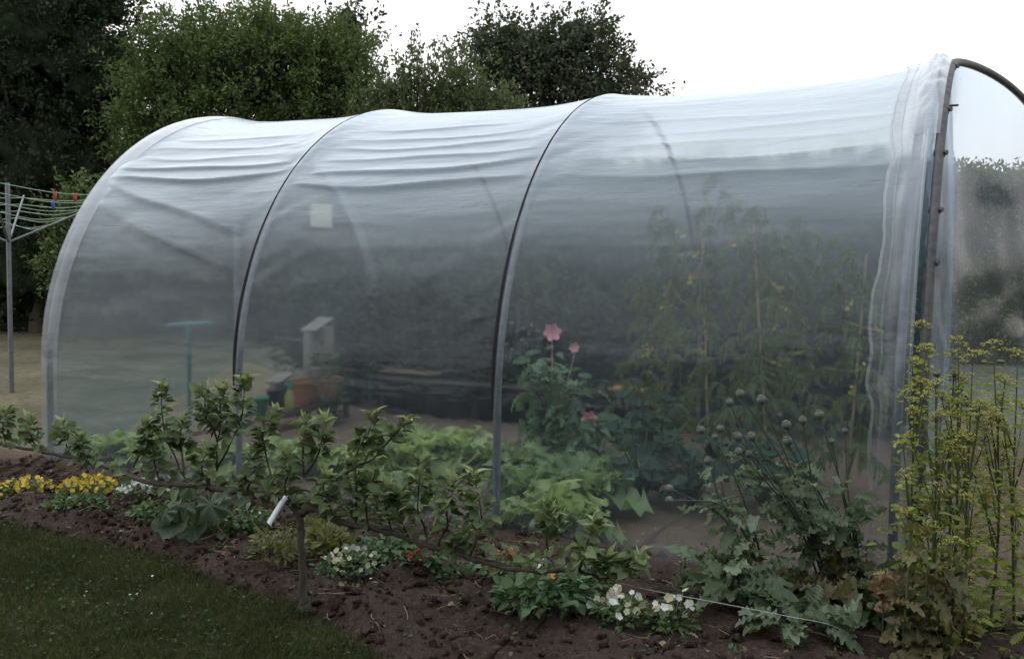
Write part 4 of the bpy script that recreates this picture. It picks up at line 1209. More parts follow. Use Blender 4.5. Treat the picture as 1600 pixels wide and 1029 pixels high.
def bedding(name, label, px, py, rad, h, leafm, nleaf, lsize, flower=None, fmat=None, nfl=0, fsize=.012, fname='flower', tpl=SMALL, spread=1.0, spots=None, cat='plant', group=None, up=.4):
    g0 = gr(px, py); z0 = float(soil_z(*uw(g0))); g0[2] = z0
    root = empty(name, g0, label, cat, group)
    r = np.random.default_rng(int(px * 7 + py))
    b = MB()
    a = r.uniform(0, 2 * PI, nleaf); q_ = np.sqrt(r.uniform(0, 1, nleaf)); zz = r.uniform(.15, 1, nleaf)
    pos = g0 + np.c_[np.cos(a) * rad * q_, np.sin(a) * rad * q_ * spread, h * zz * np.sqrt(np.clip(1 - q_ ** 2 * .8, .05, 1))]
    ax = norm(np.c_[np.cos(a) * (.3 + q_), np.sin(a) * (.3 + q_), r.uniform(-.2, 1, nleaf) * up * 2] + r.normal(size=(nleaf, 3)) * .4)
    tp_ = tpl if isinstance(tpl, list) else [tpl]
    for k in range(len(tp_)):
        s = np.arange(nleaf) % len(tp_) == k
        b.leaves(tp_[k], pos[s], ax[s], norm(np.array([0, 0, 1.0]) + r.normal(size=(s.sum(), 3)) * .45), lsize * r.uniform(.6, 1.3, s.sum()))
    for j in range(0, nleaf, max(1, nleaf // 26)):
        b.tube(spline([g0 + r.normal(size=3) * [.01, .01, 0] - [0, 0, .02], g0 * .5 + pos[j] * .5 + [0, 0, .01], pos[j]], 6), .0014, 4, False)
    b.build('foliage', leafm, root)
    for k in range(nfl):
        if spots is not None and k < len(spots):
            p = at(spots[k][0], spots[k][1], g0[1] - rad * .5 * (r.uniform(-.4, 1)))
        else:
            a_ = r.uniform(0, 2 * PI); q2_ = math.sqrt(r.uniform(0, 1))
            p = g0 + np.array([math.cos(a_) * rad * q2_, math.sin(a_) * rad * q2_ * spread, h * r.uniform(.75, 1.15) * math.sqrt(max(.1, 1 - .7 * q2_ ** 2))])
        d = norm(-ray(px, py) * .9 * np.array([1, 1, .3]) + r.normal(size=3) * .5 + [0, 0, .5])
        mt = fmat[k % len(fmat)] if isinstance(fmat, list) else fmat
        b = MB(); x = norm(np.cross(d, [.1, .2, .97]))
        b.leaves(flower, [p], x, d, np.array([fsize * r.uniform(.75, 1.2)])); b.tube([p, p - d * .008 - [0, 0, .01], p * .6 + g0 * .4], .0008, 4, False)
        b.build(fname, mt, root)
    return root


BG = 'bedding flowers in the front border'
bedding('yellow_pansies', 'clump of bright yellow flowers at the left end of the bed', 138, 778, .155, .11, M['small_leaf'], 330, .026, FLOWER5, M['yellow'], 90, .0125, group=BG, cat='flowers')
bedding('yellow_pansies', 'second yellow flower clump spilling towards the far left', 40, 775, .15, .10, M['small_leaf'], 260, .026, FLOWER5, M['yellow'], 50, .0125, group=BG, cat='flowers')
bedding('white_flowers', 'frothy white flowers beside the yellow clump', 212, 792, .095, .105, M['small_leaf'], 190, .022, FLOWER5, M['white_petal'], 48, .0105, group=BG, cat='flowers')
bedding('white_flowers', 'small white flowers under the left arm of the apple', 275, 790, .075, .10, M['small_leaf'], 130, .022, FLOWER5, M['white_petal'], 12, .0105, spots=[(265, 743), (272, 772), (279, 768), (287, 770), (277, 780), (288, 776), (244, 747), (228, 745), (222, 748)], group=BG, cat='flowers')
bedding('lime_plant', 'feathery lime-green plant at the left foot of the apple trunk', 440, 885, .125, .15, M['lime_leaf'], 520, .034, tpl=[GRASSY, GRASSY, GRASSY, FERNLET], group=BG, cat='plant')
bedding('lime_plant', 'yellow-green grassy tuft behind the apple trunk', 505, 868, .10, .17, M['lime_leaf'], 420, .055, tpl=[GRASSY, GRASSY, GRASSY, SMALL], group=BG, cat='plant', up=.9)
bedding('cream_violas', 'cream viola clump right of the apple trunk', 548, 896, .120, .10, M['small_leaf'], 300, .026, FLOWER5, [M['cream_petal'], M['cream_petal'], M['white_petal']], 46, .0115, group=BG, cat='flowers')
bedding('crimson_primrose', 'small crimson flowered plant in the shade of the right arm', 662, 902, .075, .085, M['small_leaf'], 170, .030, FLOWER5, M['crimson'], 9, .0165, spots=[(653, 868), (662, 872), (648, 878), (668, 880), (657, 884)], group=BG, cat='flowers')
bedding('bronze_violas', 'bronze and orange violas under the end of the right arm', 790, 922, .10, .12, M['geranium_leaf'], 190, .03, FLOWER5, [M['orange_petal'], M['bronze_petal']], 16, .0165, spots=[(777, 866), (797, 866), (770, 890), (783, 898), (803, 902), (765, 910), (768, 916), (789, 904), (808, 875), (802, 862)], group=BG, cat='flowers')
bedding('leafy_pansies', 'bushy green pansy mound with one orange flower', 850, 962, .165, .13, M['geranium_leaf'], 420, .042, FLOWER5, [M['palepink'], M['orange_petal']], 2, .022, spots=[(846, 880), (862, 897)], tpl=[SMALL, FERNLET], group=BG, cat='flowers')
bedding('cream_violas', 'cream and white violas at the end of the training wire', 968, 975, .11, .11, M['small_leaf'], 260, .026, FLOWER5, [M['cream_petal'], M['white_petal']], 26, .0145, spots=[(980, 942), (997, 931), (942, 936), (950, 930), (955, 922), (944, 952), (968, 952), (985, 955)], group=BG, cat='flowers')
bedding('cream_violas', 'sparse cream violas in front of the tunnel by the wire', 1050, 985, .10, .12, M['small_leaf'], 120, .026, FLOWER5, [M['cream_petal'], M['white_petal']], 12, .0145, spots=[(1070, 920), (1075, 943), (1045, 933), (1038, 948), (1036, 957), (1024, 942), (1026, 949), (1080, 948)], group=BG, cat='flowers')
bedding('green_plant', 'plain dark green bedding clump under the apple leaves', 385, 835, .12, .10, M['small_leaf'], 300, .030, FLOWER5, M['white_petal'], 6, .008, group=BG)
bedding('green_plant', 'low green bedding clump between cream and crimson flowers', 605, 880, .13, .10, M['geranium_leaf'], 240, .035, group=BG)
bedding('green_plant', 'dark green shadowed clump under the yellow flowers', 120, 800, .14, .06, M['small_leaf'], 240, .028, group=BG)
bedding('blue_green_seedling', 'thin blue-green upright seedling in front of the tunnel film', 1066, 950, .022, .20, M['poppy_leaf'], 46, .035, tpl=FERNLET, group=BG, up=1)
bedding('green_plant', 'leafy clump at the foot of the poppies', 1135, 965, .10, .24, M['poppy_leaf'], 60, .10, tpl=POPPY, group=BG, up=.8)

bedding('broad_leaf_plant', 'pale drooping broad leaves at the foot of the tallest poppy', 1322, 965, .12, .20, M['poppy_old'], 46, .105, tpl=POPPY, group=BG, up=.2)
bedding('broad_leaf_plant', 'grey-green lobed leaves spilling in front of the poppies', 1240, 1000, .13, .13, M['poppy_leaf'], 55, .095, tpl=POPPY, group=BG, up=.7)
bedding('broad_leaf_plant', 'dark leafy clump between the poppies and the tunnel corner', 1385, 985, .10, .16, M['geranium_leaf'], 90, .06, tpl=POPPY + [SMALL], group=BG, up=.5)
bedding('green_plant', 'mixed green clump at the end of the right arm', 905, 940, .12, .13, M['small_leaf'], 200, .036, tpl=[SMALL, FERNLET], group=BG)
bedding('green_plant', 'straggly green clump at the edge of the soil left of the violas', 715, 905, .10, .08, M['geranium_leaf'], 130, .03, tpl=[SMALL, FERNLET], group=BG)
bedding('green_plant', 'dark low clump between the white flowers and the mallow', 240, 810, .11, .07, M['small_leaf'], 190, .028, group=BG)
bedding('green_plant', 'wispy green clump just right of the apple trunk foot', 520, 905, .08, .07, M['small_leaf'], 120, .024, tpl=[SMALL, GRASSY], group=BG)
# mallow with big round leaves
g0 = gr(322, 842); g0[2] = .01
root = empty('mallow', g0, 'mallow with large round lobed leaves left of the apple trunk', 'plant')
bl = MB(); b = MB()
for (px, py, s, nx, nz, up_) in ((276, 812, .155, -.1, .4, -.5), (325, 785, .165, .1, .5, -.4), (354, 856, .125, .1, .3, -1), (350, 780, .13, .3, .5, .1), (312, 765, .12, -.3, .5, 0), (255, 800, .11, -.4, .5, -.2), (298, 822, .13, .1, .45, -.6), (375, 785, .10, .3, .5, 0), (347, 834, .04, .1, .4, -.6), (290, 790, .13, -.2, .5, -.3)):
    p = at(px, py, g0[1] - .05 + rng.normal() * .03)
    bl.leaves(ROUND[rng.integers(3)], [p + np.array([0, 0, .25 * s])], [rng.normal() * .25, -.3, up_], [nx, -1.1, nz], np.array([s]))
    b.tube(spline([g0 - [0, 0, .02], g0 * .5 + p * .5 + [0, .03, .03], p + [0, .01, .2 * s]], 10), .003, 6)
b.build('stems', M['fstem'], root); bl.build('foliage', M['hollyhock'], root)

# fallen petals on bed and lawn
PG = 'white petals fallen on the lawn'
pet = None
for k, (px, py) in enumerate([(238, 899), (141, 907), (135, 923), (132, 930), (203, 928), (196, 952), (237, 957), (381, 931), (308, 912), (214, 927), (182, 903)]):
    p = gr(px, py, .004)
    if pet is None:
        b = MB(); x0 = empty('daisy', p); b.leaves(FLOWER5, [p], [1, 0, 0], [0, -.25, 1], np.array([.006])); b.tube([p - [0, 0, .001], p - [0, 0, .006], p - [0, 0, .012]], .0006, 4)
        b.build('bloom', M['white_petal'], x0); pet = x0; o = x0
    else: o = copy_tree(pet); o.location = p; o.rotation_euler = (rng.normal() * .3, rng.normal() * .3, rng.uniform(0, 6)); s = rng.uniform(.6, 1.1); o.scale = (s, s, s)
    tag(o, 'tiny white daisy head in the short lawn grass', 'flower', 'daisies in the lawn')
pet = None
for k, (px, py) in enumerate([(570, 905), (573, 914), (578, 916), (555, 900), (605, 898), (597, 902), (538, 905), (630, 908), (543, 912), (612, 902)]):
    p = gr(px, py); p[2] = float(soil_z(*uw(p))) + .018
    if pet is None:
        x0 = empty('petal', p); b = MB(); b.leaves(leaf_tpl(4, 4, lambda t: .4 * math.sin(PI * (t * .9 + .06)) ** .6, fold=.2, curl=.2), [p], [1, .2, .1], [0, -.3, 1], np.array([.013])); b.build('blade', M['white_petal'], x0); pet = x0; o = x0
    else: o = copy_tree(pet); o.location = p; o.rotation_euler = (rng.normal() * .4, rng.normal() * .4, rng.uniform(0, 6)); s = rng.uniform(.5, 1.2); o.scale = (s, s, s)
    tag(o, 'white petal fallen on the soil in front of the cream violas', 'petal', 'petals on the soil')

# ------------------------------------------------------------------ inside the tunnel
def lettuce_proto(seed, mat, n=30, s=.19, loose=1.0):
    r = np.random.default_rng(seed); root = empty('lettuce', (0, 0, 0)); b = MB()
    for j in range(n):
        f = j / n; a = j * 2.4 + r.normal() * .2; el = .55 + .95 * f * loose
        ax = np.array([math.cos(a) * math.cos(el), math.sin(a) * math.cos(el), math.sin(el)])
        b.leaves(LETTUCE[j % 3], [[.012 * math.cos(a), .012 * math.sin(a), .01]], ax, norm(np.array([-math.cos(a) * .5, -math.sin(a) * .5, .8]) + r.normal(size=3) * .35), np.array([s * (1 - .35 * f) * r.uniform(.6, 1.2)]))
    b.build('leaves', mat, root); return root


LP = [lettuce_proto(1, M['lettuce']), lettuce_proto(2, M['lettuce'], 26, .20), lettuce_proto(3, M['lettuce_dark'], 26, .22, .9)]
used = [False] * 3
LT = [(185, 722, 0, 1.0, 'pale lettuce near the far left corner of the tunnel'), (225, 735, 1, .9, 'lettuce seen through the left apple shoots'), (345, 735, 1, 1.0, 'lettuce beside the second hoop, left of its leg'), (400, 738, 0, .9, 'lettuce just right of the second hoop leg'), (445, 745, 0, 1.1, 'lettuce behind the middle apple shoots'), (505, 748, 1, 1.0, 'lettuce behind the right-hand apple spur'), (610, 752, 0, 1.25, 'tall bright lettuce left of the middle bay gap'), (655, 738, 1, 1.15, 'bright lettuce in the middle of the row'), (705, 735, 0, 1.3, 'largest bright lettuce of the row, left of the third hoop'), (745, 742, 1, 1.1, 'lettuce touching the third hoop leg'), (560, 745, 0, .9, 'lettuce half hidden by the apple leaves'), (625, 795, 2, 1.0, 'darker lettuce in front of the bright row'),
      (822, 738, 0, 1.1, 'lettuce just right of the third hoop below the tall bush'), (880, 762, 2, 1.2, 'broad-leaved lettuce in the middle of the near bay'), (825, 795, 2, 1.2, 'pale broad-leaved lettuce by the third hoop'), (915, 800, 2, 1.3, 'large dark lettuce at the end of the row'), (860, 825, 1, 1.15, 'front lettuce of the near bay against the film'), (808, 848, 0, .9, 'small bright lettuce at the foot of the third hoop'), (940, 760, 2, 1.1, 'dark lettuce beside the squash leaves'), (900, 845, 1, .9, 'small lettuce in the front right of the row')]
for (px, py, k, s, lab_) in LT:
    g0 = gr(px, py); u_, w_ = uw(g0); w_ = max(w_, .17); g0 = T(u_, w_, float(soil_z(u_, w_)))
    o = LP[k] if not used[k] else copy_tree(LP[k]); used[k] = True
    o.location = g0; o.rotation_euler = (0, 0, rng.uniform(0, 6)); o.scale = (s * 1.05, s * 1.05, s * rng.uniform(1.2, 1.6))
    tag(o, lab_, 'lettuce', 'lettuces in the tunnel bed')


def bushy(name, label, cat, px, py, top, rad, mat, n, lsize, tpl, group=None, stems=8, w=None):
    g0 = gr(px, py) if w is None else tw(px, py, w); u_, w_ = uw(g0); g0[2] = float(soil_z(u_, w_))
    h = at(px, top, g0[1])[2]
    root = empty(name, g0, label, cat, group); b = MB(); bl = MB(); r = np.random.default_rng(int(px + py * 3))
    for k in range(stems):
        e = g0 + np.array([r.normal() * rad * .6, r.normal() * rad * .6, h * r.uniform(.7, 1.0)])
        P = spline([g0 - [0, 0, .02], g0 * .5 + e * .5 + r.normal(size=3) * .03, e], 18); b.tube(P, np.linspace(.006, .002, 18), 6)
        m_ = n // stems
        for t in r.uniform(.1, 1, m_):
            p = P[int(t * 17)] + r.normal(size=3) * rad * .22; a = r.uniform(0, 2 * PI)
            bl.leaves(tpl[r.integers(len(tpl))], [p], norm(np.array([math.cos(a), math.sin(a), r.uniform(-.6, .6)])), norm(np.array([0, 0, 1]) + r.normal(size=3) * .4), np.array([lsize * r.uniform(.6, 1.25)]))
    b.build('stems', M['fstem'], root); bl.build('foliage', mat, root)
    return root


PB = bushy('flowering_bush', 'tall grey-green bush with pink flowers right of the third hoop', 'plant', 862, 745, 545, .22, M['glauc'], 330, .10, POPPY + [FERNLET], stems=12)
pb0 = np.array(PB.location)
for (px, py, s) in ((863, 519, .056), (897, 543, .032), (921, 654, .050)):
    p = at(px, py, pb0[1] - .10); d = norm(CAM - p + [0.1, 0, .25])
    b = MB(); b.leaves(PINKFL, [p], norm(np.cross(d, [0, .1, 1])), d, np.array([s])); b.tube(spline([p, p - d * .03 - [0, 0, .05], p * .4 + pb0 * .6 + [0, 0, .1]], 10), .002, 5)
    b.build('flower', M['pink'], PB)
for (px, py) in ((800, 507), (808, 520), (818, 516), (830, 510), (815, 535), (792, 540), (826, 525), (840, 520), (800, 548), (786, 512), (845, 532)):
    p = at(px, py, pb0[1] - .05)
    b = MB(); b.lathe(p, [rng.normal() * .2, rng.normal() * .2, 1], [(.001, -.004), (.009, .0), (.013, .008), (.011, .017), (.004, .021)], 10); b.tube(spline([p, p - [0, 0, .08], p * .4 + pb0 * .6 + [0, 0, .1]], 8), .0018, 5)
    b.build('seed_head', M['pod'], PB)
bushy('flowering_bush', 'lower grey-green bush in front of the pink flowered one', 'plant', 925, 755, 650, .16, M['glauc'], 140, .09, POPPY, stems=7)
SQ = [(1000, 790, 660, .24, 'large dark squash plant in the middle of the near bay'), (1080, 800, 680, .26, 'squash plant behind the left poppy heads'), (1190, 800, 700, .24, 'squash plant behind the tall poppy stems'), (1010, 720, 625, .2, 'squash plant at the back below the ochre plank')]
for (px, py, top, rad, lab_) in SQ:
    g0 = gr(px, py); u_, w_ = uw(g0); g0[2] = .02; h = at(px, top, g0[1])[2]
    root = empty('squash_plant', g0, lab_, 'plant', 'squash plants in the tunnel'); b = MB(); bl = MB()
    for k in range(30):
        a = k * 2.4; rr = rad * rng.uniform(.2, 1.15)
        p = g0 + np.array([math.cos(a) * rr, math.sin(a) * rr, h * rng.uniform(.25, 1)])
        b.tube(spline([g0, g0 * .6 + p * .4 + [0, 0, .06], p], 8), .005, 6)
        bl.leaves(SQUASH[k % 2], [p - np.array([math.cos(a), math.sin(a), 0]) * .03], [math.cos(a), math.sin(a), -.2], norm(np.array([rng.normal() * .3, -.35 + rng.normal() * .3, 1])), np.array([rng.uniform(.09, .15)]))
    b.build('stems', M['fstem'], root); bl.build('foliage', M['squash'], root)

# tomatoes on canes
TL = [leaf_tpl(14, 4, jag(.30, 4, .6), fold=.15, curl=1.1, ripple=.08, rfreq=3, seed=70), leaf_tpl(14, 4, jag(.26, 5, .65), fold=.3, curl=1.5, ripple=.08, rfreq=3, seed=71)]
TO = [(1050, 2.35, 330, 'tomato plant left of the back hoop leg with yellow trusses'), (1105, 1.75, 285, 'tallest tomato plant in the near bay with arching leaves'), (1165, 2.3, 320, 'tomato plant right of the back hoop leg'), (1200, 1.6, 330, 'tomato plant behind the poppy seed heads'), (1265, 2.1, 350, 'thin tomato plant near the end of the tunnel'), (1320, 1.7, 380, 'last tomato plant beside the end fold of the film'), (1015, 2.6, 440, 'shorter tomato plant at the back with yellow flowers')]
for k, (px, w_, top, lab_) in enumerate(TO):
    p = tw(px, 650, w_); g0 = np.array([p[0], p[1], .01]); h = at(px, top, p[1])[2]
    root = empty('tomato_plant', g0, lab_, 'tomato plant', 'tomato plants in the tunnel')
    r = np.random.default_rng(80 + k)
    P = spline([g0 - [0, 0, .02], g0 + [r.normal() * .05, r.normal() * .05, h * .35], g0 + [r.normal() * .06, r.normal() * .06, h * .7], g0 + [r.normal() * .05, 0, h]], 40)
    b = MB(); b.tube(P, np.linspace(.008, .003, 40), 7)
    bl = MB()
    for j, t in enumerate(np.linspace(.16, 1, 26)):
        s = P[int(t * 39)]; a = j * 2.4 + r.normal() * .3; d = np.array([math.cos(a), math.sin(a), 0]); Lf = r.uniform(.16, .30) * (1.15 - .6 * t)
        m_ = s + d * Lf * .6 + [0, 0, .07]; e = s + d * Lf + [0, 0, -.06 * r.uniform(.2, 2)]
        Q = bez(s, m_, e, 10); b.tube(Q, np.linspace(.003, .0012, 10), 5)
        for i in range(2, 10):
            for sg in (-1, 1):
                sd_ = np.cross(norm(Q[min(i + 1, 9)] - Q[i - 1]), [0, 0, 1]) * sg
                bl.leaves(TL[r.integers(2)], [Q[i]], norm(sd_ + norm(Q[min(i + 1, 9)] - Q[i - 1]) * .6 + [0, 0, r.uniform(-.3, .3)]), norm(np.array([0, 0, 1]) + r.normal(size=3) * .4), np.array([r.uniform(.04, .075)]))
    b.build('stem', M['fstem'], root); bl.build('foliage', M['tomato'], root)
    for j in range(4 if k not in (3, 4) else 2):
        t = r.uniform(.35, .8); s = P[int(t * 39)]; q_ = s + np.array([r.normal() * .08, -.09, r.normal() * .05])
        b = MB()
        for _ in range(4):
            c = q_ + r.normal(size=3) * .018; d = norm(CAM - c + r.normal(size=3) * 1.5); b.leaves(FLOWER5, [c], rand_dirs(1)[0], d, np.array([.012]))
            b.tube([c, (c + s) / 2 - [0, 0, .01], s], .0012, 4, False)
        b.build('flower_truss', M['dull_yellow'], root)
    if k in (1, 3, 5):
        cb = g0 + [.03, .03, -.05]; ct = g0 + [.06 * r.normal(), .05, min(h * .95, 1.55)]
        cn_ = empty('bamboo_cane', [cb[0], cb[1], 0], ['', 'bamboo cane beside the tallest tomato', '', 'bamboo cane behind the poppy heads', '', 'bamboo cane by the end fold of the film'][k], 'cane', 'canes among the tomatoes')
        b = MB(); cc = np.linspace(0, 1, 41)[:, None] * (ct - cb) + cb; rad = np.full(41, .0075); rad[::6] = .0095; b.tube(cc, rad, 8); b.build('culm', M['bamboo'], cn_)

# tools and staging at the far end
g0 = gr(296, 655); root = empty('green_stake', [g0[0], g0[1], -.04], 'green T-topped metal stake beyond the far end of the tunnel', 'stake')
zt = at(296, 507, g0[1])[2]; c = np.array([g0[0], g0[1], 0])
b = MB(); b.tube([c - [0, 0, .1], c + [0, 0, zt * .5], c + [0, 0, zt]], .017, 10); b.build('shaft', M['green_metal'], root)
b = MB(); dx = np.array([.185, 0.02, .012]); b.tube([c - dx + [0, 0, zt], c - dx * .9 + [0, 0, zt + .004], c + [0, 0, zt + .006], c + dx * .9 + [0, 0, zt + .004], c + dx + [0, 0, zt]], [.012, .016, .018, .016, .012], 10); b.build('handle', M['green_metal'], root)

AX3 = np.array([AXU[0], AXU[1], 0]); AW3 = np.array([AXW[0], AXW[1], 0])


def uwz(px, py, u): return tu(px, py, u)


UB = UMAX - .22
# staging table at the end wall
pA = tu(408, 632, UB); pB = tu(520, 618, UB); wa, wb = uw(pA)[1], uw(pB)[1]; zt = float(tu(465, 632, UB)[2])
cen = T(UB, (wa + wb) / 2, zt)
st = empty('bench', [cen[0], cen[1], 0], 'low dark wooden bench under the pots at the far end', 'bench')
b = MB(); b.box(cen - [0, 0, .015], AX3 * .17, AW3 * ((wb - wa) / 2 + .05), [0, 0, .015], 0, .004); b.build('bench_top', M['dark_wood'], st)
for su in (-1, 1):
    for sw_ in (-1, 1):
        p = cen + AX3 * .14 * su + AW3 * (wb - wa) / 2 * sw_; b = MB(); b.box([p[0], p[1], (zt - .03) / 2 - .02], AX3 * .02, AW3 * .02, [0, 0, (zt - .03) / 2 + .02], 0, .002); b.build('leg', M['dark_wood'], st)
# trough
pa = uw(tu(445, 630, UB))[1]; pb = uw(tu(512, 620, UB))[1]; zb = zt + .001; ht = float(tu(480, 597, UB)[2]) - zb
tr_ = empty('terracotta_trough', T(UB, (pa + pb) / 2, zb), 'long orange terracotta trough on the bench', 'trough')
c = T(UB, (pa + pb) / 2, zb); hl = abs(pb - pa) / 2 + .04
b = MB()
rings = []
for (f, z_) in ((.88, 0), (1.0, ht), (1.06, ht), (1.06, ht + .025), (.92, ht + .025), (.84, .03)):
    rings.append([c + AX3 * .10 * f * sx_ + AW3 * hl * f * sy_ + [0, 0, z_] for sx_, sy_ in ((-1, -1), (1, -1), (1, 1), (-1, 1))])
b.grid(np.array(rings), 0, True); b.add(rings[0][::-1], [[0, 1, 2, 3]]); b.add(rings[-1], [[0, 1, 2, 3]]); b.build('box', M['terracotta'], tr_, False)
b = MB(); b.box(c + [0, 0, ht - .02], AX3 * .085, AW3 * hl * .84, [0, 0, .012]); b.build('compost', M['soil'], tr_)


def potshape(name, label, cat, px, py, u, r_, h, mat, plant=None, group=None):
    p = tu(px, py, u); root = empty(name, p, label, cat, group)
    b = MB(); b.lathe(p, [0, 0, 1], [(.001, 0), (r_ * .72, 0), (r_ * .95, h * .85), (r_ * 1.08, h * .86), (r_ * 1.08, h), (r_ * .95, h), (r_ * .9, h * .85), (.001, h * .85)], 18); b.build('pot', mat, root)
    if plant:
        b = MB(); n = 40; a = rng.uniform(0, 6.3, n)
        b.leaves(SMALL, p + np.c_[rng.normal(size=n) * r_ * .6, rng.normal(size=n) * r_ * .6, h + rng.uniform(0, .12, n)], norm(np.c_[np.cos(a), np.sin(a), rng.uniform(0, 1, n)]), norm(rng.normal(size=(n, 3)) * .4 + [0, 0, 1]), rng.uniform(.03, .06, n)); b.build('foliage', plant, root)
    return root


potshape('green_pot', 'bright green plastic pot left of the bench', 'pot', 408, 650, UB - .05, .055, .15, M['green_pot'])
potshape('black_pot', 'black plastic pot on the bench, left of the trough', 'pot', 428, 632, UB, .06, .12, M['black_pot'])
potshape('red_pot', 'dull red pot under the bench', 'pot', 475, 660, UB - .06, .06, .10, M['red_plastic'])
potshape('small_pot', 'small pale pot behind the trough', 'pot', 497, 590, UB + .04, .05, .09, M['sacking'], M['glauc'])
# bottle
p = tu(455, 600, UB - .02) * 1.0; p[2] = zt + ht + .0
p = tu(452, 628, UB - .13); p[2] = zt
root = empty('spray_bottle', p, 'yellow spray bottle with green cap on the bench', 'bottle')
b = MB(); b.lathe(p, [0, 0, 1], [(.001, 0), (.033, 0), (.035, .02), (.035, .11), (.02, .145), (.013, .16), (.001, .16)], 16); b.build('body', M['yellow_plastic'], root)
b = MB(); b.lathe(p + [0, 0, .155], [0, 0, 1], [(.016, 0), (.018, .03), (.012, .04), (.001, .04)], 12); b.box(p + [0, 0, .2], AW3 * .04, AX3 * .01, [0, 0, .012], 0, .003); b.build('trigger', M['green_pot'], root)
# tall carton with its lid tipped up, behind the pots
p = tu(498, 590, UB + .10); wl_, wr_ = uw(tu(484, 560, UB + .10))[1], uw(tu(508, 560, UB + .10))[1]
root = empty('carton', p, 'tall pale carton with a tipped-up lid behind the pots', 'box')
zb_, zt_ = p[2] - .12, tu(498, 510, UB + .10)[2]
b = MB(); b.box([p[0], p[1], (zb_ + zt_) / 2], AX3 * .08, AW3 * (wr_ - wl_) / 2, [0, 0, (zt_ - zb_) / 2], 0, .004); b.build('body', M['drab'], root)
la, lb_ = tu(481, 517, UB + .04), tu(510, 496, UB + .04)
b = MB(); b.box((la + lb_) / 2, AX3 * .08, (lb_ - la) / 2, norm(np.cross(AX3, lb_ - la)) * .006, 0, .002); b.build('lid', M['drab'], root)
bushy('potted_herb', 'dark bushy herb beside the fleece bundle', 'plant', 520, 640, 515, .16, M['squash'], 120, .07, [SMALL, FERNLET], stems=8, w=uw(tu(520, 640, UB - .25))[1])
# white tray / papers
for (px, py, lab_) in ((438, 590, 'pale seed tray tilted on the pots at the far end'),):
    p = tu(px, py, UB - .02); root = empty('seed_tray', p, lab_, 'tray')
    b = MB(); tilt = np.array([0, 0, .35]); b.box(p, AX3 * .07, (AW3 + tilt) * .085, [0, 0, .010], 0, .003); b.build('tray', M['drab'], root)
    b = MB(); b.box([p[0], p[1], (p[2] + zt) / 2 - .006], AX3 * .06, AW3 * .05, [0, 0, (p[2] - zt) / 2 - .02], 0, .004); b.build('stand', M['black_pot'], root)
# paper on the end sheet
p = tu(502, 336, UMAX - .035); root = empty('paper_sheet', p, 'cream square of paper hung on the inside of the far end film', 'paper')
hw = abs(uw(tu(519, 336, UMAX))[1] - uw(tu(486, 336, UMAX))[1]) / 2; hh = (tu(502, 318, UMAX)[2] - tu(502, 355, UMAX)[2]) / 2
b = MB(); b.box(p, AW3 * hw, [0, 0, hh], AX3 * .002, 0, 0); b.build('sheet', M['paper'], root)
# timber edging at the back of the tunnel
for (pa, pb, mat, lab_, nm) in (((600, 578), (690, 584), 'wood', 'pale weathered board on the dark shelf at the back', 'board'), ((955, 605), (1008, 610), 'ochre_wood', 'ochre timber offcut at the back behind the pink flowers', 'plank')):
    A = tw(*pa, 3.0); B_ = tw(*pb, 3.0); c = (A + B_) / 2; L_ = np.linalg.norm(B_ - A) / 2
    root = empty(nm, c, lab_, nm); b = MB(); b.box(c, norm(B_ - A) * L_, AW3 * .07, [0, 0, .014], 0, .003); b.build('timber', M[mat], root)
A = tw(575, 588, 3.05); B_ = tw(1030, 622, 3.05)
zs = (A[2] + B_[2]) / 2 - .0; ua, ub = uw(A)[0], uw(B_)[0]
sh = empty('back_shelf', T((ua + ub) / 2, 3.0, 0), 'long dark wooden shelf along the back of the tunnel', 'shelf')
A = tw(645, 585, 3.0); B_ = tw(982, 612, 3.0)
d_ = norm(B_ - A); A2 = A - d_ * .35; B2 = B_ + d_ * .25
b = MB(); b.box((A2 + B2) / 2 - [0, 0, .030], d_ * np.linalg.norm(B2 - A2) / 2, AW3 * .14, [0, 0, .013], 0, .003); b.build('shelf_board', M['dark_wood'], sh)
for f in (.02, .35, .68, .98):
    p = A2 * (1 - f) + B2 * f; b = MB(); b.box([p[0], p[1], p[2] / 2 - .03], AX3 * .022, AW3 * .022, [0, 0, p[2] / 2 - .012], 0, .002); b.build('leg', M['dark_wood'], sh)

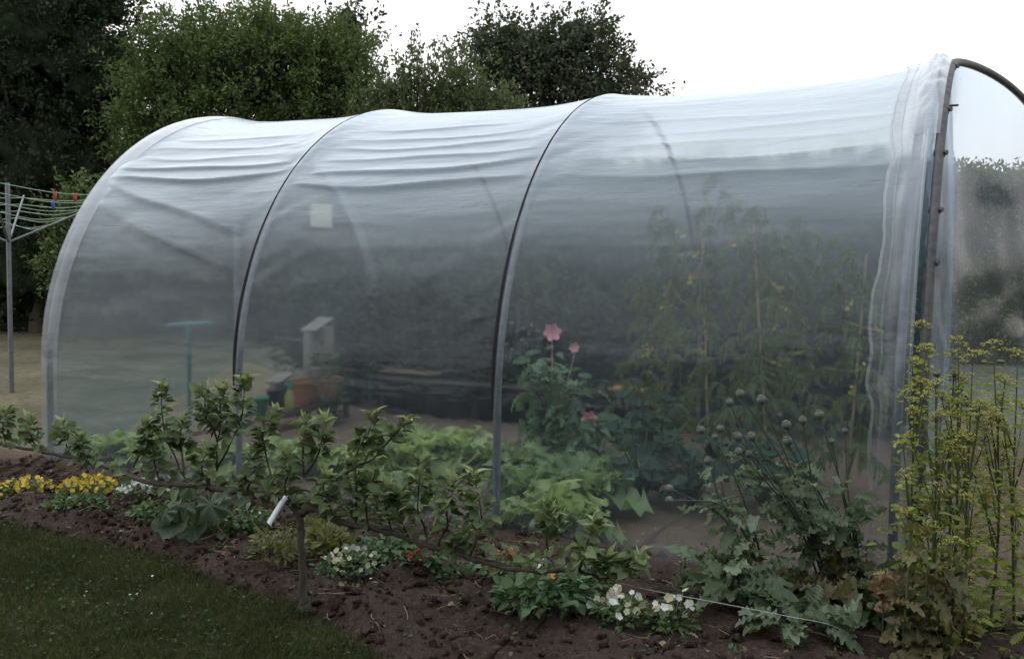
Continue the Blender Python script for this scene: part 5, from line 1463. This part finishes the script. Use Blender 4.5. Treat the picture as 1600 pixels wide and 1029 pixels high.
# black pots added to darken the zone under the back shelf
bp = None
for k, f in enumerate(np.linspace(.06, .94, 11)):
    p = A2 * (1 - f) + B2 * f + AW3 * rng.uniform(-.06, .06); p[2] = .0
    if bp is None:
        bp = empty('filler_pot', p); b = MB(); b.lathe(p, [0, 0, 1], [(.001, 0), (.095, 0), (.125, .22), (.135, .22), (.135, .25), (.12, .25), (.115, .22), (.001, .22)], 18); b.build('pot', M['black_pot'], bp)
        b = MB(); n = 90; a = rng.uniform(0, 6.3, n); b.leaves(SMALL, p + np.c_[rng.normal(size=n) * .075, rng.normal(size=n) * .075, .22 + rng.uniform(0, .2, n)], norm(np.c_[np.cos(a), np.sin(a), rng.uniform(-.2, .8, n)]), norm(rng.normal(size=(n, 3)) * .4 + [0, 0, 1]), rng.uniform(.04, .08, n)); b.build('foliage', M['squash'], bp); o = bp
    else: o = copy_tree(bp); o.location = p; o.rotation_euler = (0, 0, rng.uniform(0, 6)); sc_ = rng.uniform(.75, 1.1); o.scale = (sc_, sc_, sc_)
    tag(o, 'black plastic pot of dark seedlings added to darken the space under the back shelf', 'plant pot', 'added black pots under the back shelf')
b = MB(); b.tube(spline([tw(430, 527, 3.15), tw(600, 541, 3.15), tw(790, 552, 3.15)], 16), .0022, 5)
tag(b.build('support_wire', M['wire']), 'pale support wire stretched along the back of the tunnel above the shelf', 'wire')
b = MB(); b.tube(spline([tw(985, 252, 1.3), tw(1120, 238, 1.3), tw(1260, 217, 1.3), tw(1408, 196, 1.3)], 20), .0016, 5)
tag(b.build('crop_wire', M['steel_dark']), 'thin dark crop wire strung high under the roof above the tomatoes', 'wire')

# dark climbers against the far side of the middle bay
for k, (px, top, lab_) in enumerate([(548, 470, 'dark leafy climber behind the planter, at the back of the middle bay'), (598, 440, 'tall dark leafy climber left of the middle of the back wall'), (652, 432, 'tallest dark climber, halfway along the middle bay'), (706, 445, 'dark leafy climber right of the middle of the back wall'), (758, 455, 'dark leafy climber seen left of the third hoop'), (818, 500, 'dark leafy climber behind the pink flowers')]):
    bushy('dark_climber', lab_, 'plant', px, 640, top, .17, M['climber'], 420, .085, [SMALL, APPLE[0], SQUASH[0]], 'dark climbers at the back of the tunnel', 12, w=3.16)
